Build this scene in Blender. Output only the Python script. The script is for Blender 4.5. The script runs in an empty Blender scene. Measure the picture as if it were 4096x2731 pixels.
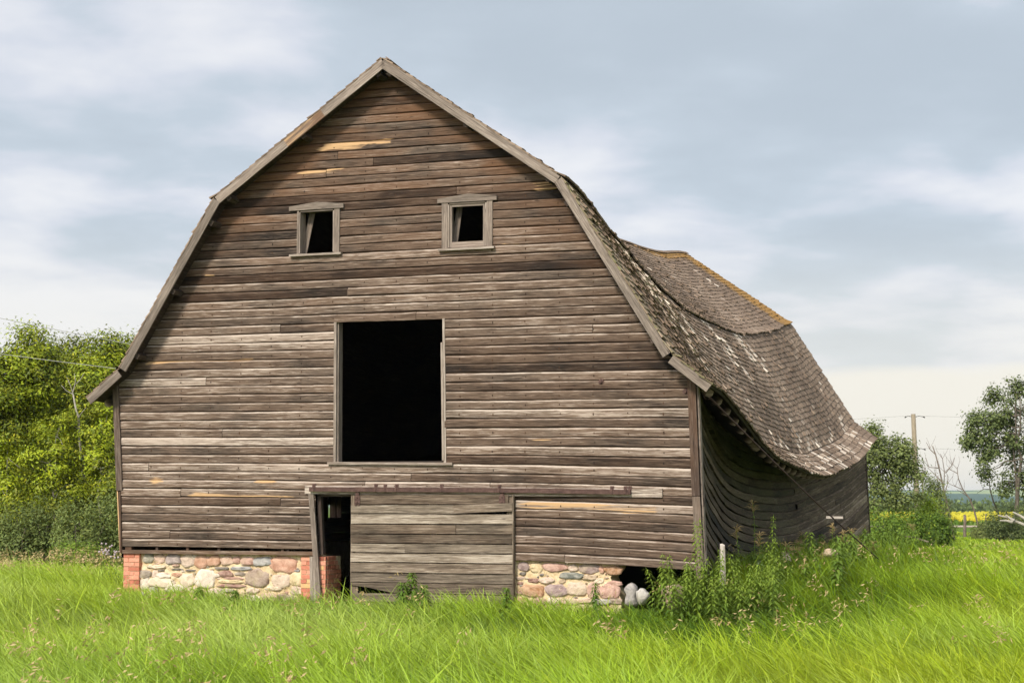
import bpy, math, random
import numpy as np
from math import radians, sin, cos, pi, sqrt

random.seed(11)
RNG = np.random.default_rng(7)
SC = bpy.context.scene
COL = SC.collection

# ------------------------------------------------------------------ camera, world, sun, exposure
CAM_Z = 1.65
cd = bpy.data.cameras.new("camera")
cd.sensor_width = 36.0
cd.lens = 60.52
cd.clip_start = 0.1
cd.clip_end = 12000
cam = bpy.data.objects.new("camera", cd)
cam.location = (0, 0, CAM_Z)
cam.rotation_euler = (radians(90 + 5.3488), 0, 0)
cd.dof.use_dof = True
cd.dof.focus_distance = 28.0
cd.dof.aperture_fstop = 5.6
COL.objects.link(cam)
SC.camera = cam

SUN_DIR = np.array([0.46, 0.84, -0.78]); SUN_DIR /= np.linalg.norm(SUN_DIR)     # the way the light travels
SUN_EL = math.asin(-SUN_DIR[2])
SUN_ROT = math.atan2(-SUN_DIR[0], -SUN_DIR[1]) % (2 * pi)
sd = bpy.data.lights.new("sun", 'SUN')
sd.energy = 4.0
sd.angle = radians(10.0)
sd.color = (1.0, 0.93, 0.82)
sun = bpy.data.objects.new("sun", sd)
sun.rotation_euler = (math.acos(-SUN_DIR[2]), 0, math.atan2(SUN_DIR[1], SUN_DIR[0]) + pi / 2 + pi)
from mathutils import Vector
sun.rotation_euler = Vector(tuple(SUN_DIR)).to_track_quat('-Z', 'Y').to_euler()
COL.objects.link(sun)

SC.view_settings.view_transform = 'Standard'
SC.view_settings.look = 'None'
SC.view_settings.exposure = 0.12
SC.view_settings.gamma = 1.0

def build_world():
    w = bpy.data.worlds.new("World")
    SC.world = w
    w.use_nodes = True
    nt = w.node_tree
    nt.nodes.clear()
    N = lambda t: nt.nodes.new(t)
    L = nt.links.new
    out = N('ShaderNodeOutputWorld')
    sky = N('ShaderNodeTexSky')
    sky.sky_type = 'NISHITA'
    sky.sun_disc = False
    sky.sun_elevation = SUN_EL
    sky.sun_rotation = SUN_ROT
    sky.air_density = 1.0
    sky.dust_density = 2.0
    bg1 = N('ShaderNodeBackground'); bg1.inputs[1].default_value = 0.10
    L(sky.outputs[0], bg1.inputs[0])
    tc = N('ShaderNodeTexCoord')
    sep = N('ShaderNodeSeparateXYZ'); L(tc.outputs['Generated'], sep.inputs[0])
    def math_(op, a, b=None, clamp=False):
        m = N('ShaderNodeMath'); m.operation = op; m.use_clamp = clamp
        for i, v in enumerate((a, b)):
            if v is None: continue
            if isinstance(v, (int, float)): m.inputs[i].default_value = v
            else: L(v, m.inputs[i])
        return m.outputs[0]
    def rng_(v, a, b, lo=0.0, hi=1.0):
        m = N('ShaderNodeMapRange'); m.interpolation_type = 'SMOOTHSTEP'
        L(v, m.inputs[0]); m.inputs[1].default_value = a; m.inputs[2].default_value = b
        m.inputs[3].default_value = lo; m.inputs[4].default_value = hi
        return m.outputs[0]
    X, Y, Z = sep.outputs
    zc = math_('ADD', math_('MAXIMUM', Z, 0.0), 0.16)
    px = math_('DIVIDE', X, zc); py = math_('DIVIDE', Y, zc)
    cv = N('ShaderNodeCombineXYZ'); L(px, cv.inputs[0]); L(py, cv.inputs[1]); cv.inputs[2].default_value = 3.7
    def noise(vec, scale, detail, rough, dist=0.0):
        n = N('ShaderNodeTexNoise'); n.inputs['Scale'].default_value = scale; n.inputs['Detail'].default_value = detail
        n.inputs['Roughness'].default_value = rough; n.inputs['Distortion'].default_value = dist
        L(vec, n.inputs['Vector']); return n.outputs['Fac']
    mp = N('ShaderNodeMapping'); L(cv.outputs[0], mp.inputs[0])
    mp.inputs['Scale'].default_value = (1.0, 1.0, 1); mp.inputs['Rotation'].default_value = (0, 0, radians(-12))
    n1 = noise(mp.outputs[0], 1.6, 5, 0.50, 0.15)       # broad cloud banks
    n2 = noise(mp.outputs[0], 4.0, 5, 0.50, 0.2)         # puffs
    n3 = noise(mp.outputs[0], 0.55, 2, 0.5)
    s = math_('ADD', math_('MULTIPLY', n1, 0.66), math_('MULTIPLY', n2, 0.34))
    s = math_('ADD', s, math_('MULTIPLY', math_('SUBTRACT', n3, 0.5), 0.30))
    # brighter cloud low on the left, as where the cloud deck thins
    left = math_('MAXIMUM', rng_(X, 0.02, -0.26, 0.0, 1.0), rng_(X, 0.16, 0.34, 0.0, 0.8))
    low = rng_(Z, 0.24, 0.08, 0.0, 1.0)
    s = math_('ADD', s, math_('MULTIPLY', math_('MULTIPLY', left, low), 0.17))
    fac = rng_(s, 0.37, 0.70)
    cr = N('ShaderNodeValToRGB'); L(fac, cr.inputs[0])
    e = cr.color_ramp.elements
    e[0].position = 0.0; e[0].color = (0.495, 0.562, 0.632, 1)
    e[1].position = 1.0; e[1].color = (0.86, 0.865, 0.89, 1)
    m = e.new(0.35); m.color = (0.555, 0.625, 0.70, 1)
    m = e.new(0.62); m.color = (0.68, 0.715, 0.79, 1)
    # clear warm strip under the far edge of the cloud deck, over the horizon
    edge = math_('ADD', Z, math_('MULTIPLY', math_('SUBTRACT', n2, 0.5), 0.012))
    strip = rng_(edge, 0.086, 0.071)
    strip_far = rng_(edge, 0.17, 0.075, 0.0, 0.45)
    warm = N('ShaderNodeMix'); warm.data_type = 'RGBA'
    L(math_('MAXIMUM', strip, strip_far), warm.inputs[0]); L(cr.outputs[0], warm.inputs[6]); warm.inputs[7].default_value = (0.90, 0.86, 0.77, 1)
    # glow added to the unseen cloud round the sun, for soft frontal light
    dt = N('ShaderNodeVectorMath'); dt.operation = 'DOT_PRODUCT'; L(tc.outputs['Generated'], dt.inputs[0]); dt.inputs[1].default_value = tuple(-SUN_DIR)
    glow = math_('ADD', 1.0, math_('MULTIPLY', math_('POWER', math_('MAXIMUM', dt.outputs['Value'], 0.0), 3.0), 2.2))
    bg2 = N('ShaderNodeBackground'); L(warm.outputs[2], bg2.inputs[0]); L(glow, bg2.inputs[1])
    mix = N('ShaderNodeMixShader'); mix.inputs[0].default_value = 0.90
    L(bg1.outputs[0], mix.inputs[1]); L(bg2.outputs[0], mix.inputs[2])
    L(mix.outputs[0], out.inputs[0])
build_world()

# ------------------------------------------------------------------ small helpers
def tag(o, label=None, cat=None, group=None, kind=None):
    if label: o["label"] = label
    if cat: o["category"] = cat
    if group: o["group"] = group
    if kind: o["kind"] = kind
    return o

def empty(name, loc=(0, 0, 0), rz=0.0):
    o = bpy.data.objects.new(name, None)
    o.empty_display_size = 0.3
    o.location = loc
    o.rotation_euler = (0, 0, rz)
    COL.objects.link(o)
    return o

def sm(x, a, b):
    t = np.clip((np.asarray(x, float) - a) / (b - a), 0, 1)
    return t * t * (3 - 2 * t)

class MB:
    """collects vertices and faces, then links them as one mesh object"""
    def __init__(self):
        self.v, self.f, self.t, self.g, self.n = [], [], [], [], 0
    def add(self, verts, faces, tone=(0.5, 0, 0), grain=None):
        verts = np.asarray(verts, float).reshape(-1, 3)
        k = len(verts)
        tone = np.asarray(tone, float)
        if tone.ndim == 1: tone = np.tile(tone, (k, 1))
        if grain is None: grain = verts
        for f in (faces if isinstance(faces, (list, tuple)) and len(faces) and isinstance(faces[0], np.ndarray) else [np.asarray(faces, int)]):
            self.f.append(np.asarray(f, np.int64) + self.n)
        self.v.append(verts); self.t.append(tone); self.g.append(np.asarray(grain, float).reshape(-1, 3))
        self.n += k
    def box(self, c, ax, ay, az, tone=(0.5, 0, 0), taper=1.0):
        """oriented box: centre, three half-axis vectors; the grain runs along the first"""
        c, ax, ay, az = (np.asarray(q, float) for q in (c, ax, ay, az))
        S = np.array([[-1, -1, -1], [1, -1, -1], [1, 1, -1], [-1, 1, -1], [-1, -1, 1], [1, -1, 1], [1, 1, 1], [-1, 1, 1]], float)
        V = c + S[:, :1] * ax + S[:, 1:2] * ay + S[:, 2:] * az
        ln = [np.linalg.norm(q) for q in (ax, ay, az)]
        off = random.random() * 50
        G = S * np.array(ln) + np.array([off, off * 1.7, off * 0.3])
        F = np.array([[0, 3, 2, 1], [4, 5, 6, 7], [0, 1, 5, 4], [1, 2, 6, 5], [2, 3, 7, 6], [3, 0, 4, 7]])
        # each face gets its own vertices so that edges stay crisp
        self.add(V[F].reshape(-1, 3), np.arange(24).reshape(6, 4), tone, G[F].reshape(-1, 3))
    def plank(self, p0, p1, wdir, w, th, tone=(0.5, 0, 0), n=1, jit=0.0):
        """plank from p0 to p1, w wide along wdir, th thick"""
        p0, p1, wdir = (np.asarray(q, float) for q in (p0, p1, wdir))
        d = p1 - p0; L = np.linalg.norm(d); d = d / L
        wdir = wdir - d * (wdir @ d); wdir /= np.linalg.norm(wdir)
        nrm = np.cross(d, wdir)
        self.box((p0 + p1) / 2, d * L / 2, wdir * w / 2, nrm * th / 2, tone)
    def tube(self, pts, rad, n=6, tone=(0.5, 0, 0), cap=True):
        pts = np.asarray(pts, float); m = len(pts)
        rad = np.full(m, rad) if np.isscalar(rad) else np.asarray(rad, float)
        tan = np.gradient(pts, axis=0); tan /= np.linalg.norm(tan, axis=1)[:, None] + 1e-9
        ref = np.array([0, 0, 1.0]) if abs(tan[0][2]) < 0.9 else np.array([1.0, 0, 0])
        a = np.cross(tan, ref); a /= np.linalg.norm(a, axis=1)[:, None] + 1e-9
        b = np.cross(tan, a)
        th = np.arange(n) * 2 * pi / n
        V = pts[:, None, :] + rad[:, None, None] * (np.cos(th)[None, :, None] * a[:, None, :] + np.sin(th)[None, :, None] * b[:, None, :])
        s = np.concatenate([[0], np.cumsum(np.linalg.norm(np.diff(pts, axis=0), axis=1))])
        off = random.random() * 30
        G = np.stack([np.repeat(s, n) + off, np.tile(np.cos(th), m) * np.repeat(rad, n), np.tile(np.sin(th), m) * np.repeat(rad, n)], 1)
        i = np.arange(m - 1)[:, None] * n; j = np.arange(n)[None, :]; j2 = (j + 1) % n
        F = np.stack([i + j, i + j2, i + n + j2, i + n + j], -1).reshape(-1, 4)
        fl = [F]
        V = V.reshape(-1, 3)
        if cap:
            V = np.vstack([V, pts[-1:]]); G = np.vstack([G, G[-1:]])
            k = (m - 1) * n
            fl.append(np.stack([k + np.arange(n), k + (np.arange(n) + 1) % n, np.full(n, m * n)], 1))
        self.add(V, fl, tone, G)
    def build(self, name, mat, parent=None, smooth=False):
        V = np.vstack(self.v); T = np.vstack(self.t); G = np.vstack(self.g)
        me = bpy.data.meshes.new(name)
        sizes = np.concatenate([np.full(len(f), f.shape[1], np.int32) for f in self.f])
        idx = np.concatenate([f.ravel() for f in self.f]).astype(np.int32)
        me.vertices.add(len(V)); me.vertices.foreach_set('co', V.astype(np.float32).ravel())
        me.loops.add(len(idx)); me.loops.foreach_set('vertex_index', idx)
        me.polygons.add(len(sizes))
        me.polygons.foreach_set('loop_start', np.concatenate([[0], np.cumsum(sizes)[:-1]]).astype(np.int32))
        me.polygons.foreach_set('loop_total', sizes)
        me.polygons.foreach_set('use_smooth', np.full(len(sizes), smooth, bool))
        a = me.attributes.new('tone', 'FLOAT_VECTOR', 'POINT'); a.data.foreach_set('vector', T.astype(np.float32).ravel())
        a = me.attributes.new('grain', 'FLOAT_VECTOR', 'POINT'); a.data.foreach_set('vector', G.astype(np.float32).ravel())
        me.materials.append(mat)
        me.update(calc_edges=True)
        o = bpy.data.objects.new(name, me)
        COL.objects.link(o)
        if parent: o.parent = parent
        return o

# ------------------------------------------------------------------ materials
class NT:
    def __init__(self, name):
        self.m = bpy.data.materials.new(name); self.m.use_nodes = True
        self.nt = self.m.node_tree; self.nt.nodes.clear()
        self.out = self.N('ShaderNodeOutputMaterial')
    def N(self, t): return self.nt.nodes.new(t)
    def L(self, a, b): self.nt.links.new(a, b)
    def attr(self, n):
        a = self.N('ShaderNodeAttribute'); a.attribute_name = n; return a.outputs['Vector']
    def sep(self, v):
        s = self.N('ShaderNodeSeparateXYZ'); self.L(v, s.inputs[0]); return s.outputs
    def math(self, op, a, b=None, clamp=False):
        m = self.N('ShaderNodeMath'); m.operation = op; m.use_clamp = clamp
        for i, v in enumerate((a, b)):
            if v is None: continue
            if isinstance(v, (int, float)): m.inputs[i].default_value = v
            else: self.L(v, m.inputs[i])
        return m.outputs[0]
    def scale(self, v, s):
        m = self.N('ShaderNodeVectorMath'); m.operation = 'MULTIPLY'; self.L(v, m.inputs[0]); m.inputs[1].default_value = s; return m.outputs[0]
    def noise(self, v, scale=1.0, detail=4, rough=0.55, dist=0.0):
        n = self.N('ShaderNodeTexNoise'); n.inputs['Scale'].default_value = scale; n.inputs['Detail'].default_value = detail
        n.inputs['Roughness'].default_value = rough; n.inputs['Distortion'].default_value = dist
        self.L(v, n.inputs['Vector']); return n.outputs['Fac']
    def ramp(self, f, stops):
        r = self.N('ShaderNodeValToRGB'); self.L(f, r.inputs[0]); e = r.color_ramp.elements
        e[0].position, e[0].color = stops[0][0], (*stops[0][1], 1)
        e[1].position, e[1].color = stops[-1][0], (*stops[-1][1], 1)
        for p, c in stops[1:-1]:
            k = e.new(p); k.color = (*c, 1)
        return r.outputs[0]
    def rng(self, v, a, b, lo=0.0, hi=1.0):
        m = self.N('ShaderNodeMapRange'); m.interpolation_type = 'SMOOTHSTEP'; self.L(v, m.inputs[0])
        for i, q in enumerate((a, b, lo, hi)): m.inputs[i + 1].default_value = q
        return m.outputs[0]
    def mix(self, f, a, b, mode='MIX'):
        m = self.N('ShaderNodeMix'); m.data_type = 'RGBA'; m.blend_type = mode
        for i, v in ((0, f), (6, a), (7, b)):
            if isinstance(v, (int, float)): m.inputs[i].default_value = v
            elif isinstance(v, tuple): m.inputs[i].default_value = (*v, 1)
            else: self.L(v, m.inputs[i])
        return m.outputs[2]
    def bump(self, h, strength=0.4, dist=0.01):
        b = self.N('ShaderNodeBump'); b.inputs['Strength'].default_value = strength; b.inputs['Distance'].default_value = dist
        self.L(h, b.inputs['Height']); return b.outputs[0]
    def principled(self, col, rough=0.9, normal=None, spec=0.15, metal=0.0):
        p = self.N('ShaderNodeBsdfPrincipled')
        if isinstance(col, tuple): p.inputs['Base Color'].default_value = (*col, 1)
        else: self.L(col, p.inputs['Base Color'])
        if isinstance(rough, float): p.inputs['Roughness'].default_value = rough
        else: self.L(rough, p.inputs['Roughness'])
        p.inputs['Specular IOR Level'].default_value = spec
        p.inputs['Metallic'].default_value = metal
        if normal: self.L(normal, p.inputs['Normal'])
        self.L(p.outputs[0], self.out.inputs[0])
        return self.m

def wood_mat(name, dark, mid, light, warm=(0.155, 0.070, 0.030), fresh=(0.56, 0.35, 0.18), contrast=1.0):
    k = NT(name)
    g = k.attr('grain'); t = k.sep(k.attr('tone'))
    fine = k.noise(k.scale(g, (3.2, 60, 60)), 1.0, 6, 0.72, 0.7)
    streak = k.noise(k.scale(g, (0.55, 13, 13)), 1.0, 4, 0.6, 1.2)
    blot = k.noise(k.scale(g, (0.7, 1.6, 1.6)), 1.0, 3, 0.55)
    f = k.math('ADD', k.math('MULTIPLY', k.math('SUBTRACT', fine, 0.5), 1.75 * contrast), k.math('MULTIPLY', k.math('SUBTRACT', streak, 0.5), 0.62 * contrast))
    f = k.math('ADD', f, k.math('MULTIPLY', k.math('SUBTRACT', blot, 0.5), 0.75 * contrast))
    f = k.math('ADD', f, t[0], clamp=True)
    c = k.ramp(f, [(0.0, dark), (0.30, tuple(0.55 * a + 0.45 * b for a, b in zip(dark, mid))), (0.55, mid), (1.0, light)])
    wv = k.math('MULTIPLY', t[1], k.rng(blot, 0.30, 0.62))
    wc = k.mix(k.math('MULTIPLY', fine, 0.8), tuple(0.35 * q for q in warm), tuple(1.5 * q for q in warm))
    c = k.mix(k.math('MULTIPLY', wv, 0.85, True), c, wc)
    kn = k.N('ShaderNodeTexVoronoi'); k.L(k.scale(g, (1.5, 8, 8)), kn.inputs['Vector']); kn.inputs['Scale'].default_value = 1.0
    c = k.mix(k.rng(kn.outputs['Distance'], 0.10, 0.04, 0, 0.75), c, (0.025, 0.016, 0.011))
    crack = k.noise(k.scale(g, (0.75, 75, 75)), 1.0, 2, 0.5, 0.8)
    c = k.mix(k.rng(crack, 0.64, 0.70, 0, 0.75), c, (0.012, 0.008, 0.006))
    fr = k.rng(k.math('ADD', t[2], k.math('MULTIPLY', k.math('SUBTRACT', streak, 0.5), 1.5)), 0.48, 0.62)
    c = k.mix(fr, c, k.mix(fine, tuple(0.6 * q for q in fresh), tuple(1.15 * q for q in fresh)))
    return k.principled(c, 0.85, k.bump(k.math('ADD', k.math('MULTIPLY', fine, 0.6), streak), 0.55, 0.008), 0.2)

M_SIDING = wood_mat('weathered_siding', (0.014, 0.0095, 0.007), (0.152, 0.110, 0.081), (0.58, 0.49, 0.41))
M_DOOR = wood_mat('door_boards', (0.036, 0.026, 0.018), (0.215, 0.168, 0.124), (0.54, 0.465, 0.375))
M_TRIM = wood_mat('grey_trim', (0.055, 0.043, 0.034), (0.25, 0.20, 0.162), (0.52, 0.455, 0.39), contrast=0.8)
M_DARKWOOD = wood_mat('dark_wood', (0.016, 0.011, 0.009), (0.065, 0.047, 0.038), (0.20, 0.16, 0.13))
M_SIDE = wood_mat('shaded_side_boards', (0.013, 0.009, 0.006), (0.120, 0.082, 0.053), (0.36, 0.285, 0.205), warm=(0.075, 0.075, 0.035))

def shingle_mat():
    k = NT('cedar_shingles')
    g = k.attr('grain'); t = k.sep(k.attr('tone'))
    fine = k.noise(k.scale(g, (4, 60, 60)), 1.0, 4, 0.65, 0.4)
    blot = k.noise(k.scale(g, (0.6, 0.6, 0.6)), 1.0, 3, 0.5)
    f = k.math('ADD', t[0], k.math('MULTIPLY', k.math('SUBTRACT', fine, 0.5), 0.8))
    f = k.math('ADD', f, k.math('MULTIPLY', k.math('SUBTRACT', blot, 0.5), 0.3), True)
    c = k.ramp(f, [(0.0, (0.035, 0.024, 0.016)), (0.40, (0.180, 0.127, 0.090)), (0.62, (0.30, 0.220, 0.160)), (1.0, (0.68, 0.59, 0.49))])
    lich = k.rng(k.math('ADD', t[2], k.math('MULTIPLY', k.math('SUBTRACT', k.noise(g, 5.0, 4, 0.7), 0.5), 1.1)), 0.40, 0.70)
    c = k.mix(k.math('MULTIPLY', lich, 0.68), c, k.mix(fine, (0.22, 0.105, 0.018), (0.42, 0.235, 0.05)))
    ms = k.rng(k.math('ADD', t[1], k.math('MULTIPLY', k.math('SUBTRACT', k.noise(g, 9.0, 4, 0.7), 0.5), 1.3)), 0.45, 0.75)
    c = k.mix(k.math('MULTIPLY', ms, 0.8), c, (0.20, 0.20, 0.085))
    return k.principled(c, 0.9, k.bump(fine, 0.6, 0.006), 0.15)
M_SHINGLE = shingle_mat()

def stone_mat():
    k = NT('field_stone')
    t = k.attr('tone'); g = k.attr('grain')
    n = k.noise(g, 9.0, 6, 0.65, 0.4); n2 = k.noise(g, 38.0, 4, 0.7); n3 = k.noise(g, 3.0, 3, 0.5)
    c = k.mix(k.rng(n, 0.28, 0.66), k.mix(0.25, t, (0, 0, 0)), k.mix(0.22, t, (0.90, 0.78, 0.64)))
    c = k.mix(k.rng(n2, 0.56, 0.70, 0, 0.55), c, k.mix(0.5, c, (0.02, 0.015, 0.01)))
    c = k.mix(k.rng(n3, 0.56, 0.75, 0, 0.4), c, (0.50, 0.40, 0.25))
    return k.principled(c, 0.9, k.bump(k.math('ADD', n, k.math('MULTIPLY', n2, 0.4)), 0.9, 0.03), 0.2)
M_STONE = stone_mat()

def mortar_mat():
    k = NT('lime_mortar')
    g = k.attr('grain')
    n = k.noise(g, 5.0, 6, 0.65, 0.8); n2 = k.noise(g, 26.0, 4, 0.7, 0.5)
    c = k.ramp(n, [(0.25, (0.36, 0.25, 0.13)), (0.45, (0.62, 0.46, 0.27)), (0.62, (0.72, 0.58, 0.38)), (0.8, (0.70, 0.59, 0.44))])
    c = k.mix(k.rng(n2, 0.62, 0.74, 0, 0.6), c, (0.18, 0.12, 0.07))
    return k.principled(c, 0.95, k.bump(k.math('ADD', n, k.math('MULTIPLY', n2, 0.5)), 1.0, 0.04), 0.1)
M_MORTAR = mortar_mat()

def brick_mat():
    k = NT('old_red_brick')
    t = k.sep(k.attr('tone')); g = k.attr('grain')
    n = k.noise(g, 14.0, 5, 0.65); n2 = k.noise(g, 50.0, 3, 0.7)
    f = k.math('ADD', t[0], k.math('MULTIPLY', k.math('SUBTRACT', n, 0.5), 0.5), True)
    c = k.ramp(f, [(0.0, (0.20, 0.060, 0.040)), (0.5, (0.50, 0.175, 0.110)), (0.85, (0.66, 0.31, 0.21)), (1.0, (0.62, 0.38, 0.17))])
    c = k.mix(k.rng(n2, 0.58, 0.72, 0, 0.5), c, (0.60, 0.45, 0.32))
    return k.principled(c, 0.9, k.bump(n2, 0.5, 0.01), 0.15)
M_BRICK = brick_mat()

def rust_mat():
    k = NT('rusted_iron')
    g = k.attr('grain')
    n = k.noise(g, 12.0, 6, 0.7); n2 = k.noise(k.scale(g, (6, 40, 40)), 1.0, 4, 0.6)
    c = k.ramp(k.math('ADD', k.math('MULTIPLY', n, 0.6), k.math('MULTIPLY', n2, 0.4)), [(0.28, (0.020, 0.011, 0.009)), (0.5, (0.078, 0.041, 0.032)), (0.72, (0.15, 0.09, 0.073))])
    return k.principled(c, 0.75, k.bump(n, 0.4, 0.005), 0.3, 0.1)
M_RUST = rust_mat()

def leaf_mat(name, dark, light, yellow, trans=0.35, pale=None):
    """tone.x: light to dark leaf, tone.y: share of yellowing"""
    k = NT(name)
    t = k.sep(k.attr('tone'))
    c = k.mix(t[0], dark, light)
    c = k.mix(t[1], c, yellow)
    if pale: c = k.mix(t[2], c, pale)
    d = k.N('ShaderNodeBsdfPrincipled'); k.L(c, d.inputs['Base Color']); d.inputs['Roughness'].default_value = 0.55
    d.inputs['Specular IOR Level'].default_value = 0.25
    tr = k.N('ShaderNodeBsdfTranslucent'); k.L(k.mix(0.35, c, yellow), tr.inputs[0])
    m = k.N('ShaderNodeMixShader'); m.inputs[0].default_value = trans
    k.L(d.outputs[0], m.inputs[1]); k.L(tr.outputs[0], m.inputs[2]); k.L(m.outputs[0], k.out.inputs[0])
    return k.m
M_LEAF_ASH = leaf_mat('maple_leaves', (0.014, 0.036, 0.004), (0.27, 0.355, 0.014), (0.55, 0.50, 0.02), 0.16)
M_LEAF_WILLOW = leaf_mat('willow_leaves', (0.034, 0.060, 0.016), (0.215, 0.285, 0.085), (0.34, 0.31, 0.06))
M_LEAF_POPLAR = leaf_mat('poplar_leaves', (0.035, 0.055, 0.016), (0.190, 0.235, 0.080), (0.32, 0.34, 0.08))
M_LEAF_BUSH = leaf_mat('bush_leaves', (0.035, 0.075, 0.010), (0.17, 0.28, 0.035), (0.40, 0.46, 0.03))
M_LEAF_WEED = leaf_mat('weed_leaves', (0.05, 0.11, 0.018), (0.22, 0.34, 0.05), (0.46, 0.50, 0.05))
M_GRASS = leaf_mat('grass_blades', (0.040, 0.105, 0.006), (0.32, 0.475, 0.016), (0.58, 0.57, 0.035), 0.32, (0.45, 0.56, 0.16))
M_STRAW = leaf_mat('grass_seed_heads', (0.30, 0.17, 0.075), (0.68, 0.49, 0.27), (0.30, 0.33, 0.06), 0.3)

def bark_mat(name, a, b):
    k = NT(name)
    g = k.attr('grain')
    n = k.noise(k.scale(g, (5, 22, 22)), 1.0, 5, 0.65)
    return k.principled(k.ramp(n, [(0.3, a), (0.7, b)]), 0.9, k.bump(n, 0.6, 0.02), 0.15)
M_BARK = bark_mat('brown_bark', (0.05, 0.038, 0.028), (0.17, 0.14, 0.11))
M_BARK_PALE = bark_mat('pale_bark', (0.16, 0.14, 0.11), (0.46, 0.42, 0.35))
M_DEADWOOD = bark_mat('dead_bark', (0.075, 0.055, 0.042), (0.24, 0.19, 0.15))
M_POLEWOOD = bark_mat('pole_wood', (0.15, 0.12, 0.08), (0.31, 0.255, 0.18))
M_WIRE = NT('cable_metal').principled((0.30, 0.29, 0.27), 0.5, None, 0.4, 0.3)
M_DARKMETAL = NT('dark_fitting').principled((0.05, 0.045, 0.04), 0.6, None, 0.3, 0.3)
M_FLOWER = NT('thistle_down').principled((0.42, 0.34, 0.36), 0.9)

def ground_mat():
    k = NT('meadow_ground')
    tc = k.N('ShaderNodeNewGeometry').outputs['Position']
    n = k.noise(tc, 0.35, 5, 0.6); n2 = k.noise(tc, 3.0, 5, 0.65); n3 = k.noise(k.scale(tc, (0.004, 0.012, 0)), 1.0, 3, 0.5)
    c = k.ramp(n2, [(0.25, (0.045, 0.075, 0.014)), (0.55, (0.105, 0.165, 0.024)), (0.8, (0.19, 0.23, 0.05))])
    c = k.mix(k.rng(n, 0.5, 0.75, 0, 0.6), c, (0.20, 0.22, 0.06))
    return k.principled(c, 1.0, k.bump(n2, 0.8, 0.1), 0.05)
M_GROUND = ground_mat()

# ------------------------------------------------------------------ places: a picture column / row at a depth, in metres
FPX = 3954.0
def at(px, Y, py=None):
    x = (px - 1176) / FPX * Y
    return (x, Y) if py is None else (x, Y, CAM_Z - (py - 1154.2) / FPX * Y)

def ground_z(x, y):
    x = np.asarray(x, float); y = np.asarray(y, float)
    z = -0.40 * (1 - sm(y, 22.5, 28.9))
    z = z + 0.05 * np.sin(x * 0.7 + 1.3) * np.sin(y * 0.55) * sm(y, 12, 16)
    z = z - 0.28 * sm(y, 85, 140) - 3.2 * sm(y, 260, 620)
    return z

# ------------------------------------------------------------------ the setting: ground, road, canola, woods, hills
def build_ground():
    ys = np.unique(np.concatenate([np.linspace(-30, 8, 8), np.linspace(8, 60, 105), np.linspace(60, 260, 60), np.linspace(260, 700, 30), np.linspace(700, 6000, 24)]))
    us = np.linspace(-1, 1, 121)
    X = []
    mb = MB()
    half = 60 + np.abs(ys) * 1.6
    U = us[None, :] * half[:, None]
    Yg = np.repeat(ys[:, None], len(us), 1)
    V = np.stack([U, Yg, ground_z(U, Yg)], -1).reshape(-1, 3)
    n = len(us); i = np.arange(len(ys) - 1)[:, None] * n; j = np.arange(n - 1)[None, :]
    F = np.stack([i + j, i + j + 1, i + n + j + 1, i + n + j], -1).reshape(-1, 4)
    mb.add(V, F)
    tag(mb.build('ground', M_GROUND, smooth=True), kind='structure')
build_ground()

def strip(name, mat, y0, y1, x0, x1, dz, ny=6, nx=40, bumpy=0.0, skew=0.0):
    mb = MB()
    xs = np.linspace(x0, x1, nx); ys = np.linspace(y0, y1, ny)
    Xg, Yg = np.meshgrid(xs, ys)
    Z = ground_z(Xg, Yg) + dz
    if bumpy: Z += RNG.uniform(-bumpy, bumpy, Z.shape)
    V = np.stack([Xg, Yg + skew * Xg, Z], -1).reshape(-1, 3)
    i = np.arange(ny - 1)[:, None] * nx; j = np.arange(nx - 1)[None, :]
    mb.add(V, np.stack([i + j, i + j + 1, i + nx + j + 1, i + nx + j], -1).reshape(-1, 4))
    return tag(mb.build(name, mat), kind='structure')

k = NT('gravel_road'); nn = k.noise(k.N('ShaderNodeNewGeometry').outputs['Position'], 1.2, 4, 0.6)
M_ROAD = k.principled(k.ramp(nn, [(0.3, (0.34, 0.27, 0.20)), (0.7, (0.48, 0.40, 0.31))]), 1.0)
strip('gravel_road', M_ROAD, 136, 143, -60, 190, 0.06)

def canola(name, y0, y1, x0, x1, h, n, zoff=0.0, size=0.22, kindlabel=None):
    """rows of flowering plants: green stems with a yellow top, one dense standing crop"""
    mb = MB()
    x = RNG.uniform(x0, x1, n); y = y0 + (y1 - y0) * RNG.random(n) ** 2.2
    z0 = ground_z(x, y) + zoff
    hh = h * RNG.uniform(0.8, 1.12, n)
    for part, (a, b, tone) in enumerate(((0.0, 0.72, 0), (0.62, 1.0, 1))):
        ang = RNG.uniform(0, pi, n)
        w = size * RNG.uniform(0.7, 1.4, n)
        dx, dy = np.cos(ang) * w, np.sin(ang) * w
        q = np.stack([np.stack([x - dx, y - dy, z0 + a * hh], -1), np.stack([x + dx, y + dy, z0 + a * hh], -1),
                      np.stack([x + dx * .8, y + dy * .8, z0 + b * hh + .06], -1), np.stack([x - dx * .8, y - dy * .8, z0 + b * hh], -1)], 1).reshape(-1, 3)
        t = np.repeat(np.stack([RNG.random(n), np.full(n, float(tone)) * RNG.uniform(.85, 1, n), np.zeros(n)], -1), 4, 0)
        mb.add(q, np.arange(4 * n).reshape(-1, 4), t)
    return tag(mb.build(name, M_CANOLA), 'bright yellow canola crop in flower beyond the gravel road', None, None, 'stuff')
M_CANOLA = leaf_mat('canola_crop', (0.10, 0.19, 0.03), (0.20, 0.30, 0.05), (0.66, 0.56, 0.05), 0.25)
canola('canola_crop', 150, 255, 20, 110, 0.62, 14000)

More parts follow.
